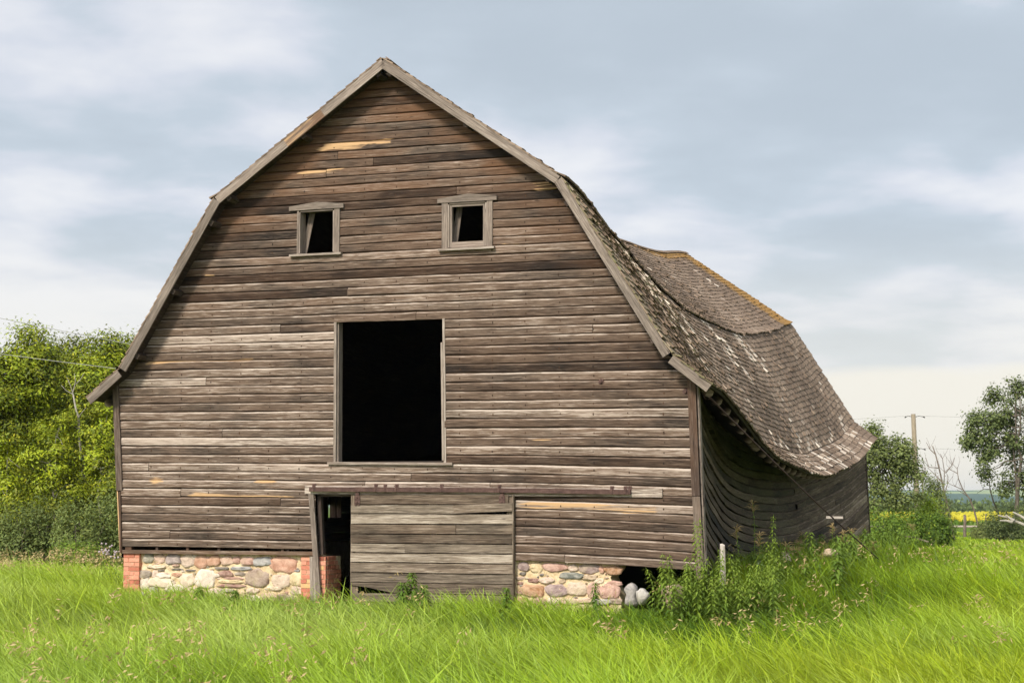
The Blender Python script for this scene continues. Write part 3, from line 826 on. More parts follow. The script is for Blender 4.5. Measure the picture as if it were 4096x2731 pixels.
def trims():
    X, Zd = (1, 0, 0), (0, 0, 1)
    def one(name, mat, u0, z0, u1, z1, w, th, out, tone, wdir=None):
        mb = MB(); fr_plank(mb, u0, z0, u1, z1, wdir or (X if abs(u1 - u0) < abs(z1 - z0) else Zd), w, th, out, tone)
        return mb.build(name, mat, barn)
    # corner boards
    one('corner_board', M_DARKWOOD, -4.95, 1.86, -5.07, 3.80, 0.115, 0.03, 0.043, (0.62, 0.2, 0))
    one('corner_board', M_DARKWOOD, -4.895, 0.80, -4.945, 1.84, 0.035, 0.05, 0.030, (0.45, 0.5, 0))
    one('corner_board', M_DARKWOOD, 5.105, 1.92, 5.045, 3.66, 0.125, 0.03, 0.043, (0.55, 0.5, 0))
    one('corner_board', M_TRIM, 5.165, 0.64, 5.108, 1.91, 0.12, 0.03, 0.046, (0.30, 0.35, 0))
    mb = MB(); mb.plank((5.225, WY + .05, 0.62), (5.125, WY + .05, 3.62), (0, 1, 0), 0.12, 0.03, (0.5, 0.1, 0)); mb.build('corner_board', M_TRIM, barn)
    mb = MB(); mb.plank((-4.92, WY + .03, .82), (-5.0, WY + .03, 1.9), (0, 1, 0), 0.10, 0.02, (0.7, 0.5, 0.9)); mb.build('corner_board', M_TRIM, barn)
    mb = MB(); mb.plank((5.235, LEN - WY - .05, 0.3), (5.13, LEN - WY - .05, 3.4), (0, 1, 0), 0.12, 0.05, (0.3, 0.1, 0)); mb.build('corner_board', M_DARKWOOD, barn)
    # loft opening
    zb, zt = snap(2.41), snap(4.575)
    one('opening_jamb', M_TRIM, -0.935, zb, -0.985 + .03, zt, 0.045, 0.05, 0.012, (0.55, 0.1, 0))
    mb = MB(); mb.plank(front(-0.905, zb, -0.09), front(-0.925, zt, -0.09), (0, 1, 0), 0.16, 0.03, (0.55, 0.1, 0)); mb.build('opening_jamb', M_TRIM, barn)
    one('opening_jamb', M_TRIM, 0.985, zb, 0.965, zt - .0, 0.04, 0.05, 0.012, (0.62, 0.1, 0))
    one('opening_jamb', M_TRIM, 0.958, zb + .05, 0.935, zt - .38, 0.035, 0.03, 0.035, (0.60, 0.15, 0))
    one('opening_sill', M_TRIM, -1.05, zb - .005, 1.12, zb - .005, 0.042, 0.09, 0.03, (0.55, 0.15, 0))
    # the two small loft windows
    def window(uc, wide, left_casing, z0, z1, sash):
        w = MB(); f = wide / 2
        # inner frame
        for s in (-1, 1):
            w.plank(front(uc + s * (f + .012), z0 - .0, -.02), front(uc + s * (f + .012), z1, -.02), X, 0.024, 0.12, (0.55, .1, 0))
        w.plank(front(uc - f, z1 + .012, -.02), front(uc + f, z1 + .012, -.02), Zd, 0.024, 0.12, (0.4, .2, 0))
        win = w.build('window', M_TRIM, barn)
        def part(name, fn):
            m = MB(); fn(m); m.build(name, M_TRIM, win)
        lo, hi = z0 - .02, z1 + .03
        part('casing', lambda m: fr_plank(m, uc + f + .075, lo, uc + f + .075, hi, X, 0.098, 0.028, 0.036, (0.40, .12, 0)))
        cw = 0.105 if left_casing else 0.035
        part('casing', lambda m: fr_plank(m, uc - f - .022 - cw / 2, lo, uc - f - .022 - cw / 2, hi, X, cw, 0.028, 0.036, (0.38, .12, 0)))
        def head(m):
            a = f + 0.20; zz = hi + .0
            pts = [(-a, zz), (a, zz), (a, zz + .075), (0.02, zz + .128), (-a, zz + .068)]
            front_ = [front(uc + p, q, 0.066) for p, q in pts]; back = [front(uc + p, q, 0.02) for p, q in pts]
            P = np.array(front_ + back); n = 5
            G = np.array([[p[0], p[2], 0.0] for p in P]) + [uc * 7, 3, 0]
            m.add(P, [np.array([[0, 1, 2, 3, 4]]), np.array([[i, i + n, (i + 1) % n + n, (i + 1) % n] for i in range(n)])], (0.42, .15, 0), G)
        part('header', head)
        part('sill', lambda m: m.box(front(uc, lo - .018, 0.04), (f + 0.17, 0, 0), (0, 0.065, 0), (0, 0, 0.018), (0.60, .12, 0)))
        if sash:
            def sh(m):
                for s in (-1, 1): fr_plank(m, uc + s * (f - .022), z0, uc + s * (f - .022), z1, X, 0.042, 0.04, 0.0, (0.5, .1, 0))
                fr_plank(m, uc - f + .043, z0 + .045, uc + f - .043, z0 + .045, Zd, 0.09, 0.04, 0.0, (0.6, .3, 0))
                fr_plank(m, uc - f + .043, z1 - .02, uc + f - .043, z1 - .02, Zd, 0.04, 0.04, 0.0, (0.4, .1, 0))
            part('sash', sh)
        # a loose board leaning just inside the opening
        def lean(m):
            m.plank(front(uc - f - (.015 if not sash else -.02), z0 + .0, -0.15), front(uc - f + (.115 if not sash else .10), z1 + .02, -0.20), X, 0.10, 0.02, (0.32, .1, 0))
        part('jamb_board', lean)
        # dark lining deeper in
        part('reveal', lambda m: m.plank(front(uc - f - .005, z0, -.10), front(uc - f - .005, z1, -.10), (0, 1, 0), 0.13, 0.02, (0.5, .1, 0)))
    window(-1.315, 0.60, False, snap(5.77) + .02, snap(6.47), False)
    window(1.372, 0.62, True, snap(5.80) - .01, snap(6.48) - .02, True)
    # iron bolt heads with washers near the right corner
    for (u, z) in ((4.95, 3.43), (3.60, 3.60)):
        mb = MB(); c = front(u, z, 0.0)
        mb.tube([c + [0, -.018, 0], c + [0, -.034, 0]], [0.050, 0.046], 12); mb.tube([c + [0, -.034, 0], c + [0, -.062, 0]], [0.024, 0.022], 8)
        mb.build('bolt', M_RUST, barn)
    # sill beam over the left foundation, with small spacer blocks in the gap above it
    mb = MB()
    mb.box((-3.06, WY + 0.02, 0.822), (1.80, 0, 0), (0, 0.07, 0), (0, 0, 0.030), (0.50, 0.75, 0.12))
    beam = mb.build('sill_beam', M_SIDING, barn)
    for u in (-4.77, -4.22, -3.64, -3.05, -2.44, -1.88, -1.78, -1.32):
        mb = MB(); mb.box((u, WY + 0.035, 0.880), (0.022 if u > -4.7 else 0.06, 0, 0), (0, .04, 0), (0, 0, 0.028), (0.5, 0.5, 0)); mb.build('block', M_DARKWOOD, beam)
    # interior: loft floor and earth, so the inside stays dark
    mb = MB(); mb.box((0, LEN / 2, 2.28), (4.05, 0, 0), (0, LEN / 2 - .6, 0), (0, 0, 0.05), (0.2, 0, 0)); mb.build('loft_floor', M_DARKWOOD, barn)
    mb = MB()
    for q in (3.6, 7.2, 14.5, 19):
        mb.box((-2.6, q, 1.1), (0, 0, 1.12), (.09, 0, 0), (0, .09, 0), (.25, 0, 0)); 
    mb.build('loft_post', M_DARKWOOD, barn) if False else None
trims()

def door():
    X, Zd = (1, 0, 0), (0, 0, 1)
    # board that carries the rail, rail and its brackets
    mb = MB(); mb.plank(front(-1.45, 1.90, .045), front(4.58, 1.945, .045), Zd, 0.135, 0.03, (0.66, .05, 0))
    mb.build('track_board', M_SIDING, barn)
    A, Bp = np.array([-1.35, WY - .105, 1.872]), np.array([4.08, WY - .105, 1.815])
    mid = A + (Bp - A) * 0.55 + [0, 0, .012]
    mb = MB()
    for a, b in ((A, mid), (mid, Bp)): mb.plank(a, b, Zd, 0.074, 0.058)
    trk = mb.build('door_track', M_RUST, barn)
    for q in (0.012, 0.215, 0.245, 0.282, 0.425, 0.605, 0.945, 0.985, 0.998):
        c = A + (Bp - A) * q + [0, 0, 0.012 * (1 - abs(q - .55) / .55)]
        m = MB(); m.box(c + [0, -.004, 0], (0.020, 0, 0), (0, 0.034, 0), (0, 0, 0.036)); m.box(c + [0, 0.028, 0.062], (0.028, 0, 0), (0, 0.012, 0), (0, 0, 0.026))
        m.tube([c + [0, .016, 0.064], c + [0, .006, 0.064]], [.010, .008], 6)
        m.build('bracket', M_RUST, trk)
    # sliding door: rails behind, boards in front
    yf = WY - 0.075
    mb = MB(); rng = np.random.default_rng(9)
    u0, u1 = -0.615, 2.165
    zz = [1.785, 1.622, 1.475, 1.310, 1.150, 1.000, 0.845, 0.690, 0.525, 0.370, 0.205, 0.055, -0.06]
    for i, (zt, zb) in enumerate(zip(zz[:-1], zz[1:])):
        ends = [(u0, u1)]
        if i == 1: ends = [(u0, 1.18), (1.19, u1 - .02)]
        if i == 3: ends = [(u0, 1.20), (1.21, u1)]
        if i == 5: ends = [(u0, 0.33), (0.335, u1)]
        if i == 0: ends = [(u0 + .10, u1 - .08)]
        for q, (a, b) in enumerate(ends):
            a += rng.normal(0, .008); b += rng.normal(0, .008)
            tone = (0.45 + rng.normal(0, .11), 0.25 * rng.random(), 0)
            zc = (zt + zb) / 2; h = zt - zb - 0.017
            tilt = 0.0; out = rng.uniform(0, .008)
            if i == 1 and q == 1: tilt = 0.035; out = .03
            n = 10; us = np.linspace(a, b, n + 1)
            for s0, s1 in zip(us[:-1], us[1:]):
                pass
            if i == 9:
                # the board split away at its lower left, leaving a dark wedge
                def piece(pts):
                    f = [np.array([p, yf - .016, z]) for p, z in pts]; bk = [np.array([p, yf + .012, z]) for p, z in pts]; m_ = len(pts)
                    P = np.array(f + bk); G = np.stack([P[:, 0] + 31, P[:, 2] + 7, P[:, 1]], -1)
                    mb.add(P, [np.arange(m_)[None, :], np.array([[k2, k2 + m_, (k2 + 1) % m_ + m_, (k2 + 1) % m_] for k2 in range(m_)])], tone, G)
                piece([(a, zt - .004), (a, zt - .045), (a + .32, zt - .085), (a + .72, zb + .004), (b, zb + .003), (b, zt - .004)])
                continue
            mb.plank((a, yf - out, zc), (b, yf - out, zc + tilt), Zd, h, 0.028, tone)
    for u in (u0 + .05, u1 - .05, 0.8):
        mb.plank((u, yf + .034, 0.0), (u, yf + .034, 1.78), X, 0.13, 0.036, (0.4, .2, 0))
    mb.plank((u1 + .002, yf + .016, -0.02), (u1 + .002, yf + .016, 1.78), (0, 1, 0), 0.085, 0.016, (0.35, .1, 0))
    d = mb.build('sliding_door', M_DOOR, barn)
    for u in (-0.50, 1.985):
        m = MB(); m.box((u, yf - .028, 1.700), (0.048, 0, 0), (0, 0.006, 0), (0, 0, 0.06)); m.box((u - .026, yf - .028, 1.63), (0.018, 0, 0), (0, .006, 0), (0, 0, 0.022)); m.box((u + .026, yf - .028, 1.63), (0.018, 0, 0), (0, .006, 0), (0, 0, 0.022))
        m.box((u, yf - .022, 1.79), (0.03, 0, 0), (0, .014, 0), (0, 0, 0.045))
        for q in (1.665, 1.735): m.tube([(u, yf - .032, q), (u, yf - .046, q)], [.011, .009], 6)
        m.build('hanger', M_RUST, d)
    # posts and loose planks at the door's left jamb, the head of the opening
    mb = MB(); mb.plank((-1.175, WY - .055, -0.05), (-1.345, WY - .055, 1.835), X, 0.088, 0.045, (0.40, .1, 0)); mb.build('door_post', M_TRIM, barn)
    mb = MB(); mb.plank((-1.285, WY - .02, -0.05), (-1.315, WY - .01, 0.775), X, 0.125, 0.03, (0.62, .1, 0)); mb.build('door_plank', M_TRIM, barn)
    mb = MB(); mb.plank((-1.20, WY + .10, 0.80), (-1.255, WY + .10, 1.79), X, 0.07, 0.10, (0.5, .1, 0)); mb.build('door_jamb', M_DARKWOOD, barn)
    mb = MB(); mb.plank((-1.20, WY + .045, 1.805), (2.1, WY + .045, 1.79), Zd, 0.10, 0.08, (0.5, .1, 0)); mb.build('door_lintel', M_DARKWOOD, barn)
    # narrow strip of siding ends left of the post: pale where a trim board once was
door()

# ------------------------------------------------------------------ field-stone foundation and brick piers
def blob(mb, u, z, w, h, col, y, rng, depth=0.035):
    n = 12
    th = np.arange(n) * 2 * pi / n + rng.uniform(-.12, .12, n)
    p = 2.9
    p = rng.choice([2.2, 3.0, 4.5, 6.0]); r = (np.abs(np.cos(th)) ** p + np.abs(np.sin(th)) ** p) ** (-1 / p) * rng.uniform(0.80, 1.06, n)
    ex, ez = np.cos(th) * r, np.sin(th) * r
    rot = rng.normal(0, .12)
    ex, ez = ex * cos(rot) - ez * sin(rot), ex * sin(rot) + ez * cos(rot)
    rings = []
    for (s, d) in ((1.0, -0.01), (0.97, depth * .55), (0.80, depth * .95), (0.45, depth * 1.1)):
        jit = rng.normal(0, .008, n)
        rings.append(np.stack([u + ex * w / 2 * s, y - d - jit * (s < .9), z + ez * h / 2 * s], -1))
    V = np.vstack(rings + [np.array([[u, y - depth * 1.1, z]])])
    F = np.vstack([np.stack([k * n + np.arange(n), k * n + (np.arange(n) + 1) % n, (k + 1) * n + (np.arange(n) + 1) % n, (k + 1) * n + np.arange(n)], -1) for k in range(3)])
    T = np.stack([3 * n + np.arange(n), 3 * n + (np.arange(n) + 1) % n, np.full(n, 4 * n)], -1)
    off = rng.random(3) * 20
    mb.add(V, [F, T], col, V + off)

CLR = dict(gg=(.30, .27, .20), pk=(.56, .36, .26), pg=(.33, .25, .24), pl=(.60, .44, .34), op=(.50, .25, .15), rs=(.48, .26, .20), bg=(.30, .29, .29),
           sa=(.52, .25, .16), cr=(.66, .52, .37), dk=(.13, .11, .10), gb=(.28, .22, .17), cl=(.70, .58, .46), mr=(.26, .12, .09), bn=(.30, .20, .15),
           tp=(.56, .41, .30), cy=(.64, .48, .26), tn=(.45, .32, .20), gy=(.40, .36, .31), pu=(.30, .20, .19), oo=(.42, .20, .09), dg=(.14, .15, .13))
LEFT_ST = [(395,365,120,110,'gg'),(520,370,110,110,'pk'),(675,370,145,112,'pg'),(840,385,132,130,'pl'),(985,395,125,150,'op'),(1130,380,140,115,'op'),(1275,380,125,100,'pk'),
 (1380,370,75,78,'rs'),(1500,380,130,90,'rs'),(1670,380,182,92,'bg'),(1890,415,262,160,'sa'),(490,455,190,42,'cr'),(1220,463,150,30,'dk'),(1430,460,200,40,'bg'),(345,540,160,88,'gb'),
 (565,550,140,66,'cl'),(720,540,115,44,'op'),(840,600,150,150,'cr'),(1040,575,200,190,'cl'),(1260,525,150,75,'mr'),(1420,520,118,38,'gb'),(1610,565,218,212,'bn'),(1870,590,190,150,'tp'),
 (2055,575,165,140,'cy'),(1330,652,270,36,'mr'),(1320,602,280,46,'cy'),(352,640,105,150,'cl'),(550,625,260,112,'cr'),(690,690,180,90,'cl'),(450,720,100,80,'gy'),(350,785,180,92,'gy'),
 (905,705,150,78,'tp'),(1140,735,180,105,'pl'),(1275,702,150,40,'gg'),(1560,700,122,60,'pl'),(1740,770,190,100,'pk'),(1910,780,160,92,'bn'),(2040,690,118,80,'tp'),(1790,672,160,44,'cr'),
 (620,800,300,80,'cl'),(1400,785,190,72,'cr'),(2000,860,200,60,'cy'),(1600,790,120,70,'cl'),(870,800,170,70,'gb'),(1010,800,110,64,'pl'),(540,495,70,16,'dk'),(720,478,110,14,'dk'),(870,490,90,18,'dk'),
 (945,575,26,70,'dk'),(1480,740,90,50,'tn'),(470,540,60,90,'pl'),(2040,480,50,26,'bg'),(1350,570,210,26,'rs'),(915,345,70,50,'cl'),(700,440,70,26,'pk'),(1165,540,60,40,'cl'),
 (450,860,260,70,'gb'),(760,880,220,70,'tp'),(1080,880,240,70,'cr'),(1400,875,220,70,'gy'),(1700,880,240,70,'tn')]
RIGHT_ST = [(212,272,112,86,'pu'),(330,280,118,100,'cy'),(512,272,222,80,'rs'),(685,278,80,68,'pl'),(840,284,172,90,'pu'),(950,288,44,82,'sa'),(1060,296,160,82,'oo'),(205,336,56,30,'dk'),
 (390,345,40,26,'dk'),(672,352,212,66,'dg'),(310,400,102,46,'mr'),(432,400,138,60,'pl'),(582,405,60,40,'tn'),(845,362,120,54,'tn'),(925,395,90,50,'cr'),(1070,416,132,48,'rs'),(305,495,212,114,'oo'),
 (525,490,196,114,'pu'),(722,472,182,136,'tp'),(872,484,110,140,'rs'),(1020,490,170,140,'rs'),(180,592,110,62,'op'),(380,600,102,80,'rs'),(500,592,112,70,'pl'),(650,592,150,58,'tn'),
 (800,582,150,50,'pk'),(184,430,50,28,'mr'),(180,520,50,40,'mr'),(190,380,90,30,'pl'),(950,590,160,60,'gy'),(1080,580,110,60,'bn')]

def slab(mb, u0, u1, z0, z1, y, rng, right_ragged=False):
    us = np.arange(u0, u1 + .001, 0.035); zs = np.linspace(z0, z1, int((z1 - z0) / .035) + 1)
    U, Z = np.meshgrid(us, zs, indexing='ij')
    D = 0.012 * np.sin(U * 31 + Z * 17) * np.sin(Z * 29 - U * 11) + rng.normal(0, .006, U.shape) + 0.010 * np.sin(U * 9 + 2) * np.sin(Z * 13)
    Ue = U.copy()
    if right_ragged:
        lim = np.interp(zs, [0, .2, .35, .5, .62, .8], [3.92, 3.90, 3.80, 3.74, 3.86, 3.90])
        Ue = u0 + (U - u0) * ((lim - u0) / (u1 - u0))[None, :] + rng.normal(0, .006, U.shape)
    P = np.stack([Ue, y - D, Z], -1); n = len(zs)
    i = np.arange(len(us) - 1)[:, None] * n; j = np.arange(n - 1)[None, :]
    mb.add(P.reshape(-1, 3), np.stack([i + j, i + n + j, i + n + j + 1, i + j + 1], -1).reshape(-1, 4))
    # ends, top and back
    e = P[-1]; b = e + [0, .5, 0]
    q = np.vstack([e, b]); k = np.arange(n - 1)
    mb.add(q, np.stack([k, k + n, k + n + 1, k + 1], -1))
    t = P[:, -1]; b = t + [0, .5, 0]; m = len(t); k = np.arange(m - 1)
    mb.add(np.vstack([t, b]), np.stack([k, k + m, k + m + 1, k + 1], -1)[:, ::-1])

def foundation():
    rng = np.random.default_rng(31)
    for lst, fu, fz, (a, b), top, rag in ((LEFT_ST, lambda c: -5.067 + c * .001685, lambda c: 1.264 - c * .001527, (-4.62, -1.30), 0.792, False),
                                           (RIGHT_ST, lambda c: 1.923 + c * .001733, lambda c: 1.095 - c * .00166, (2.05, 3.90), 0.775, True)):
        mb = MB(); slab(mb, a, b, -0.4, top, WY + .055, rng, rag)
        wall = mb.build('foundation', M_MORTAR, barn, smooth=True)
        mb = MB()
        for (cx, cy, w, h, c) in lst:
            s = .001685 if not rag else .0017
            z = float(fz(cy)); u = float(fu(cx))
            hh = h * .00153 * 1.05
            if z + hh / 2 > top: hh = max(.04, (top - z) * 2 - .004)
            blob(mb, u, z, w * s * (1.24 if rag else 1.24), hh * (1.14 if rag else 1.09), CLR[c], WY + .050, rng, 0.018 if w < 120 else 0.026)
        # little chinking stones in the joints
        for _ in range(70 if not rag else 36):
            u = rng.uniform(a + .05, b - .1); z = rng.uniform(0.0, top - .05)
            c = CLR[rng.choice(['cl', 'cr', 'tp', 'tn', 'dk', 'rs', 'gy'])]
            blob(mb, u, z, rng.uniform(.03, .09), rng.uniform(.015, .04), c, WY + .052, rng, 0.012)
        mb.build('field_stones', M_STONE, wall, smooth=True)
    # side and back runs of the foundation, mostly hidden
    mb = MB(); mb.box((-4.66, LEN / 2 + .3, 0.2), (0, LEN / 2 - .5, 0), (.2, 0, 0), (0, 0, .62)); mb.build('foundation', M_MORTAR, barn)

    def pier(u0, u1, y0, y1, top, tone0, steps=None):
        """courses of brick in running bond on a mortar core"""
        core = MB(); core.box(((u0 + u1) / 2, (y0 + y1) / 2 + .0, top / 2 - .2), ((u1 - u0) / 2 - .006, 0, 0), (0, (y1 - y0) / 2 - .006, 0), (0, 0, top / 2 + .19))
        p = core.build('brick_pier', M_MORTAR, barn)
        mb = MB(); H = 0.0745; nz = 14
        for k in range(nz):
            z = top - H * (k + .5)
            if z < -.3: break
            off = (k % 2) * .10
            yy1 = y1 if not steps else y1 - steps * max(0, 3 - k)
            for face in ('front', 'right', 'left'):
                a, b = (u0, u1) if face == 'front' else (y0, yy1)
                e = sorted(set([a, b] + [q for q in np.arange(a - .2 + off, b, .205) if a + .03 < q < b - .03]))
                for s, t in zip(e[:-1], e[1:]):
                    tone = (float(np.clip(rng.normal(tone0, .17), 0, 1)), 0, 0)
                    if rng.random() < .05: tone = (1.0, 0, 0)
                    g = .005; j = rng.normal(0, .003)
                    if face == 'front': mb.box(((s + t) / 2, y0 + .03 + j, z), ((t - s) / 2 - g, 0, 0), (0, .036, 0), (0, 0, H / 2 - .0055), tone)
                    elif face == 'right': mb.box((u1 - .028 + j, (max(s, y0 + .067) + t) / 2, z), (0, max(.01, (t - max(s, y0 + .067)) / 2 - g), 0), (.034, 0, 0), (0, 0, H / 2 - .0055), tone)
                    else: mb.box((u0 + .028 + j, (max(s, y0 + .067) + t) / 2, z), (0, max(.01, (t - max(s, y0 + .067)) / 2 - g), 0), (.034, 0, 0), (0, 0, H / 2 - .0055), tone)
        mb.build('bricks', M_BRICK, p)
    pier(-4.855, -4.545, WY - .005, WY + .45, 0.793, .60)
    pier(-1.545, -1.095, WY + .012, WY + .62, 0.775, .50, .07)
foundation()

# ------------------------------------------------------------------ plants
def leaf_quads(P, N, size, rng, aspect=0.5, droop=0.3):
    """one diamond leaf per point P, facing roughly along N"""
    k = len(P)
    N = N / (np.linalg.norm(N, axis=1)[:, None] + 1e-9)
    a = np.cross(N, rng.normal(size=(k, 3))); a /= np.linalg.norm(a, axis=1)[:, None] + 1e-9
    a[:, 2] -= droop; a /= np.linalg.norm(a, axis=1)[:, None] + 1e-9
    b = np.cross(N, a); b /= np.linalg.norm(b, axis=1)[:, None] + 1e-9
    s = size * rng.uniform(.65, 1.3, (k, 1))
    return np.stack([P - a * s * .5, P - b * s * aspect * .5 + a * s * .02, P + a * s * .5, P + b * s * aspect * .5 + a * s * .02], 1).reshape(-1, 3)

def limb(mb, p0, p1, r0, r1, rng, n=6, wig=0.12, sides=6):
    p0, p1 = np.asarray(p0, float), np.asarray(p1, float)
    t = np.linspace(0, 1, n); L = np.linalg.norm(p1 - p0)
    pts = p0 + (p1 - p0) * t[:, None] + rng.normal(0, wig * L / n, (n, 3)) * (np.sin(pi * t) + .15)[:, None]
    pts[0] = p0
    pts[:, 2] += .10 * L * np.sin(pi * t) * .5
    mb.tube(pts, r0 + (r1 - r0) * t, sides)
    return pts

def make_tree(name, label, cat, group, base, lobes, leafmat, barkmat, rng, leaf=0.13, per=90, clump=0.42, trunk_r=0.12, tone=(0.5, 0.2), yellow=0.12, aspect=.5, lean=(0, 0), stems=1, lowcut=None, trunk_top=0.75, flat=0.75, shell=.45):
    """a tapered trunk with limbs, and a crown of many leaf clumps; lobes = (dx, dy, z, rx, ry, rz, clumps)"""
    bx, by = base; bz = float(ground_z(bx, by)) - .05
    root = empty(name, (bx, by, bz)); tag(root, label, cat, group)
    tb = MB(); cb = MB()
    top = max(l[2] + l[5] for l in lobes)
    trunks = []
    for s in range(stems):
        a = rng.uniform(0, 6.28); o = 0.0 if stems == 1 else .25
        p0 = np.array([o * cos(a), o * sin(a), 0]); p1 = np.array([lean[0] + o * 3 * cos(a), lean[1] + o * 3 * sin(a), top * trunk_top * rng.uniform(.85, 1.0)])
        trunks.append(limb(tb, p0, p1, trunk_r * (1 if s == 0 else .7), trunk_r * .22, rng, 9, .10, 7))
    for li, (dx, dy, z, rx, ry, rz, nc) in enumerate(lobes):
        d = rng.normal(size=(nc, 3)); d /= np.linalg.norm(d, axis=1)[:, None]
        rad = rng.uniform(shell, 1.0, (nc, 1)) ** .6
        c = np.array([dx, dy, z]) + d * rad * [rx, ry, rz]
        c = c[c[:, 2] > (0.15 if lowcut is None else lowcut)]
        lt = trunks[li % len(trunks)]
        k = int(np.clip(np.searchsorted(lt[:, 2], z - rz * .5), 1, len(lt) - 2))
        L = limb(tb, lt[k], (dx, dy, z), trunk_r * .45, trunk_r * .12, rng, 6, .14)
        for cc in c[::3]:
            st = L[rng.integers(2, 6)]
            limb(tb, st, cc, trunk_r * .16, .008, rng, 5, .16, 4)
        for q, cc in enumerate(c):
            m = int(per * rng.uniform(.6, 1.3))
            off = rng.normal(size=(m, 3)) * [clump, clump, clump * flat]
            P = cc + off
            ctr = cc - np.array([dx, dy, z - rz * .4])
            N = off * .8 / clump + ctr / max(rx, ry, rz) * 1.0 + [0, 0, .9] + rng.normal(0, .55, (m, 3))
            V = leaf_quads(P, N, leaf, rng, aspect)
            base_t = tone[0] + rng.normal(0, tone[1])
            t = np.clip(base_t + rng.normal(0, .16, m), 0, 1)
            yl = np.clip(rng.normal(yellow, .10, m) + (rng.random(m) < .03) * .5, 0, 1)
            cb.add(V, np.arange(4 * m).reshape(-1, 4), np.repeat(np.stack([t, yl, 0 * t], -1), 4, 0))
    tb.build('trunk', barkmat, root, smooth=True)
    cb.build('crown', leafmat, root)
    return root

def left_trees():
    rng = np.random.default_rng(41)
    G = 'tall leafy trees left of the barn'
    spec = [  # px, Y, top py, half width px, label
        (-90, 50, 800, 130, 'yellow green tree at the left end of the tall row, cut by the picture edge'),
        (62, 51, 742, 74, 'tallest yellow green tree with a narrow pointed top, left of the pale bare stem'),
        (172, 54, 768, 66, 'yellow green tree with a rounded top between two taller neighbours by the wire'),
        (232, 51, 758, 52, 'yellow green tree with two bushy tops nearest but one to the barn eave'),
        (312, 55, 765, 66, 'yellow green tree half hidden behind the left eave of the barn'),
        (430, 58, 830, 90, 'yellow green tree standing wholly behind the barn left wall'),
            (118, 57, 790, 80, 'dark tree filling the gap behind the two tallest yellow green ones'), (0, 56, 815, 80, 'dark tree behind the second of the row, near the left edge'), (270, 58, 800, 80, 'dark tree filling the back of the row beside the barn eave')]
    for (px, Y, py, hwpx, lab) in spec:
        x, y, zt = at(px, Y, py); w = hwpx / FPX * Y
        z = zt + .1
        lobes = [(0, 0, z - .9, w * .55, w * .55, .75, 9), (-w * .45, -.3, z - 1.9, w * .7, w * .7, .9, 13), (w * .4, .2, z - 1.7, w * .65, w * .7, .9, 12),
                 (0, -.5, z - 3.1, w * 1.05, w, 1.1, 20), (w * .5, -.6, z - 4.1, w * .8, w * .8, 1.0, 14), (-w * .5, -.7, z - 4.6, w * .9, w * .9, 1.0, 15), (0.1, -.2, z - 5.6, w * 1.0, w, .9, 13)]
        make_tree('leafy_tree', lab, 'tree', G, (x, y), [(*q[:6], int(q[6] * (1.7 if i < 3 or 'dark' in lab else .62))) for i, q in enumerate(lobes)], M_LEAF_ASH, M_BARK, rng, leaf=.115, per=340, clump=.29, trunk_r=.11, tone=(.10, .06) if 'dark tree' in lab else (.43, .26), yellow=.0 if 'dark tree' in lab else .13, aspect=.45, flat=.55, shell=.78)  # back row leaves darkened to stand for shade in the gaps
    # lower, nearer saplings filling the flank
    for (px, Y, py, hwpx, lab) in [(20, 47.5, 985, 70, 'young yellow green maple in front of the tall row, farthest from the barn'), (130, 47, 935, 66, 'young maple with star shaped sprays beside the pale bare stem'), (232, 47, 900, 56, 'young maple with light leaf tips just below the barn eave')]:
        x, y, zt = at(px, Y, py); w = hwpx / FPX * Y
        lobes = [(0, 0, zt - .7, w * .6, w * .6, .6, 9), (-w * .3, 0, zt - 1.5, w * .8, w * .7, .7, 13), (w * .3, -.1, zt - 2.1, w * .8, w * .7, .6, 11)]
        make_tree('young_maple', lab, 'tree', 'young maples in front of the tall trees', (x, y), lobes, M_LEAF_ASH, M_BARK_PALE, rng, leaf=.105, per=210, clump=.18, trunk_r=.05, tone=(.48, .26), yellow=.16, aspect=.42, flat=.55, shell=.75)
    # bare pale stem
    x, y = at(182, 47.2)
    r = empty('dead_sapling', (x, y, 0)); tag(r, 'pale bare stem with forked twigs among the green trees left of the barn', 'tree')
    mb = MB(); z = lambda py: CAM_Z - (py - 1154) / FPX * 46.3
    X = lambda px: (px - 182) / FPX * 46.3
    pts = [(X(190), .5, z(1120)), (X(184), 0, z(1010)), (X(180), 0, z(955)), (X(172), 0, z(930)), (X(166), 0, z(900))]
    mb.tube(pts, [.045, .036, .032, .026, .018], 6); mb.build('trunk', M_BARK_PALE, r, smooth=True)
    mb = MB()
    for q in ([(168, 905), (160, 880), (152, 860)], [(166, 901), (150, 892), (140, 880)], [(166, 896), (172, 870), (170, 852)], [(180, 955), (192, 940), (200, 932)], [(184, 985), (170, 975), (160, 970)], [(170, 880), (184, 866), (194, 850)]):
        mb.tube([(X(a), -.05 * i, z(b)) for i, (a, b) in enumerate(q)], [.016, .011, .005], 5)
    mb.build('crown', M_BARK_PALE, r, smooth=True)

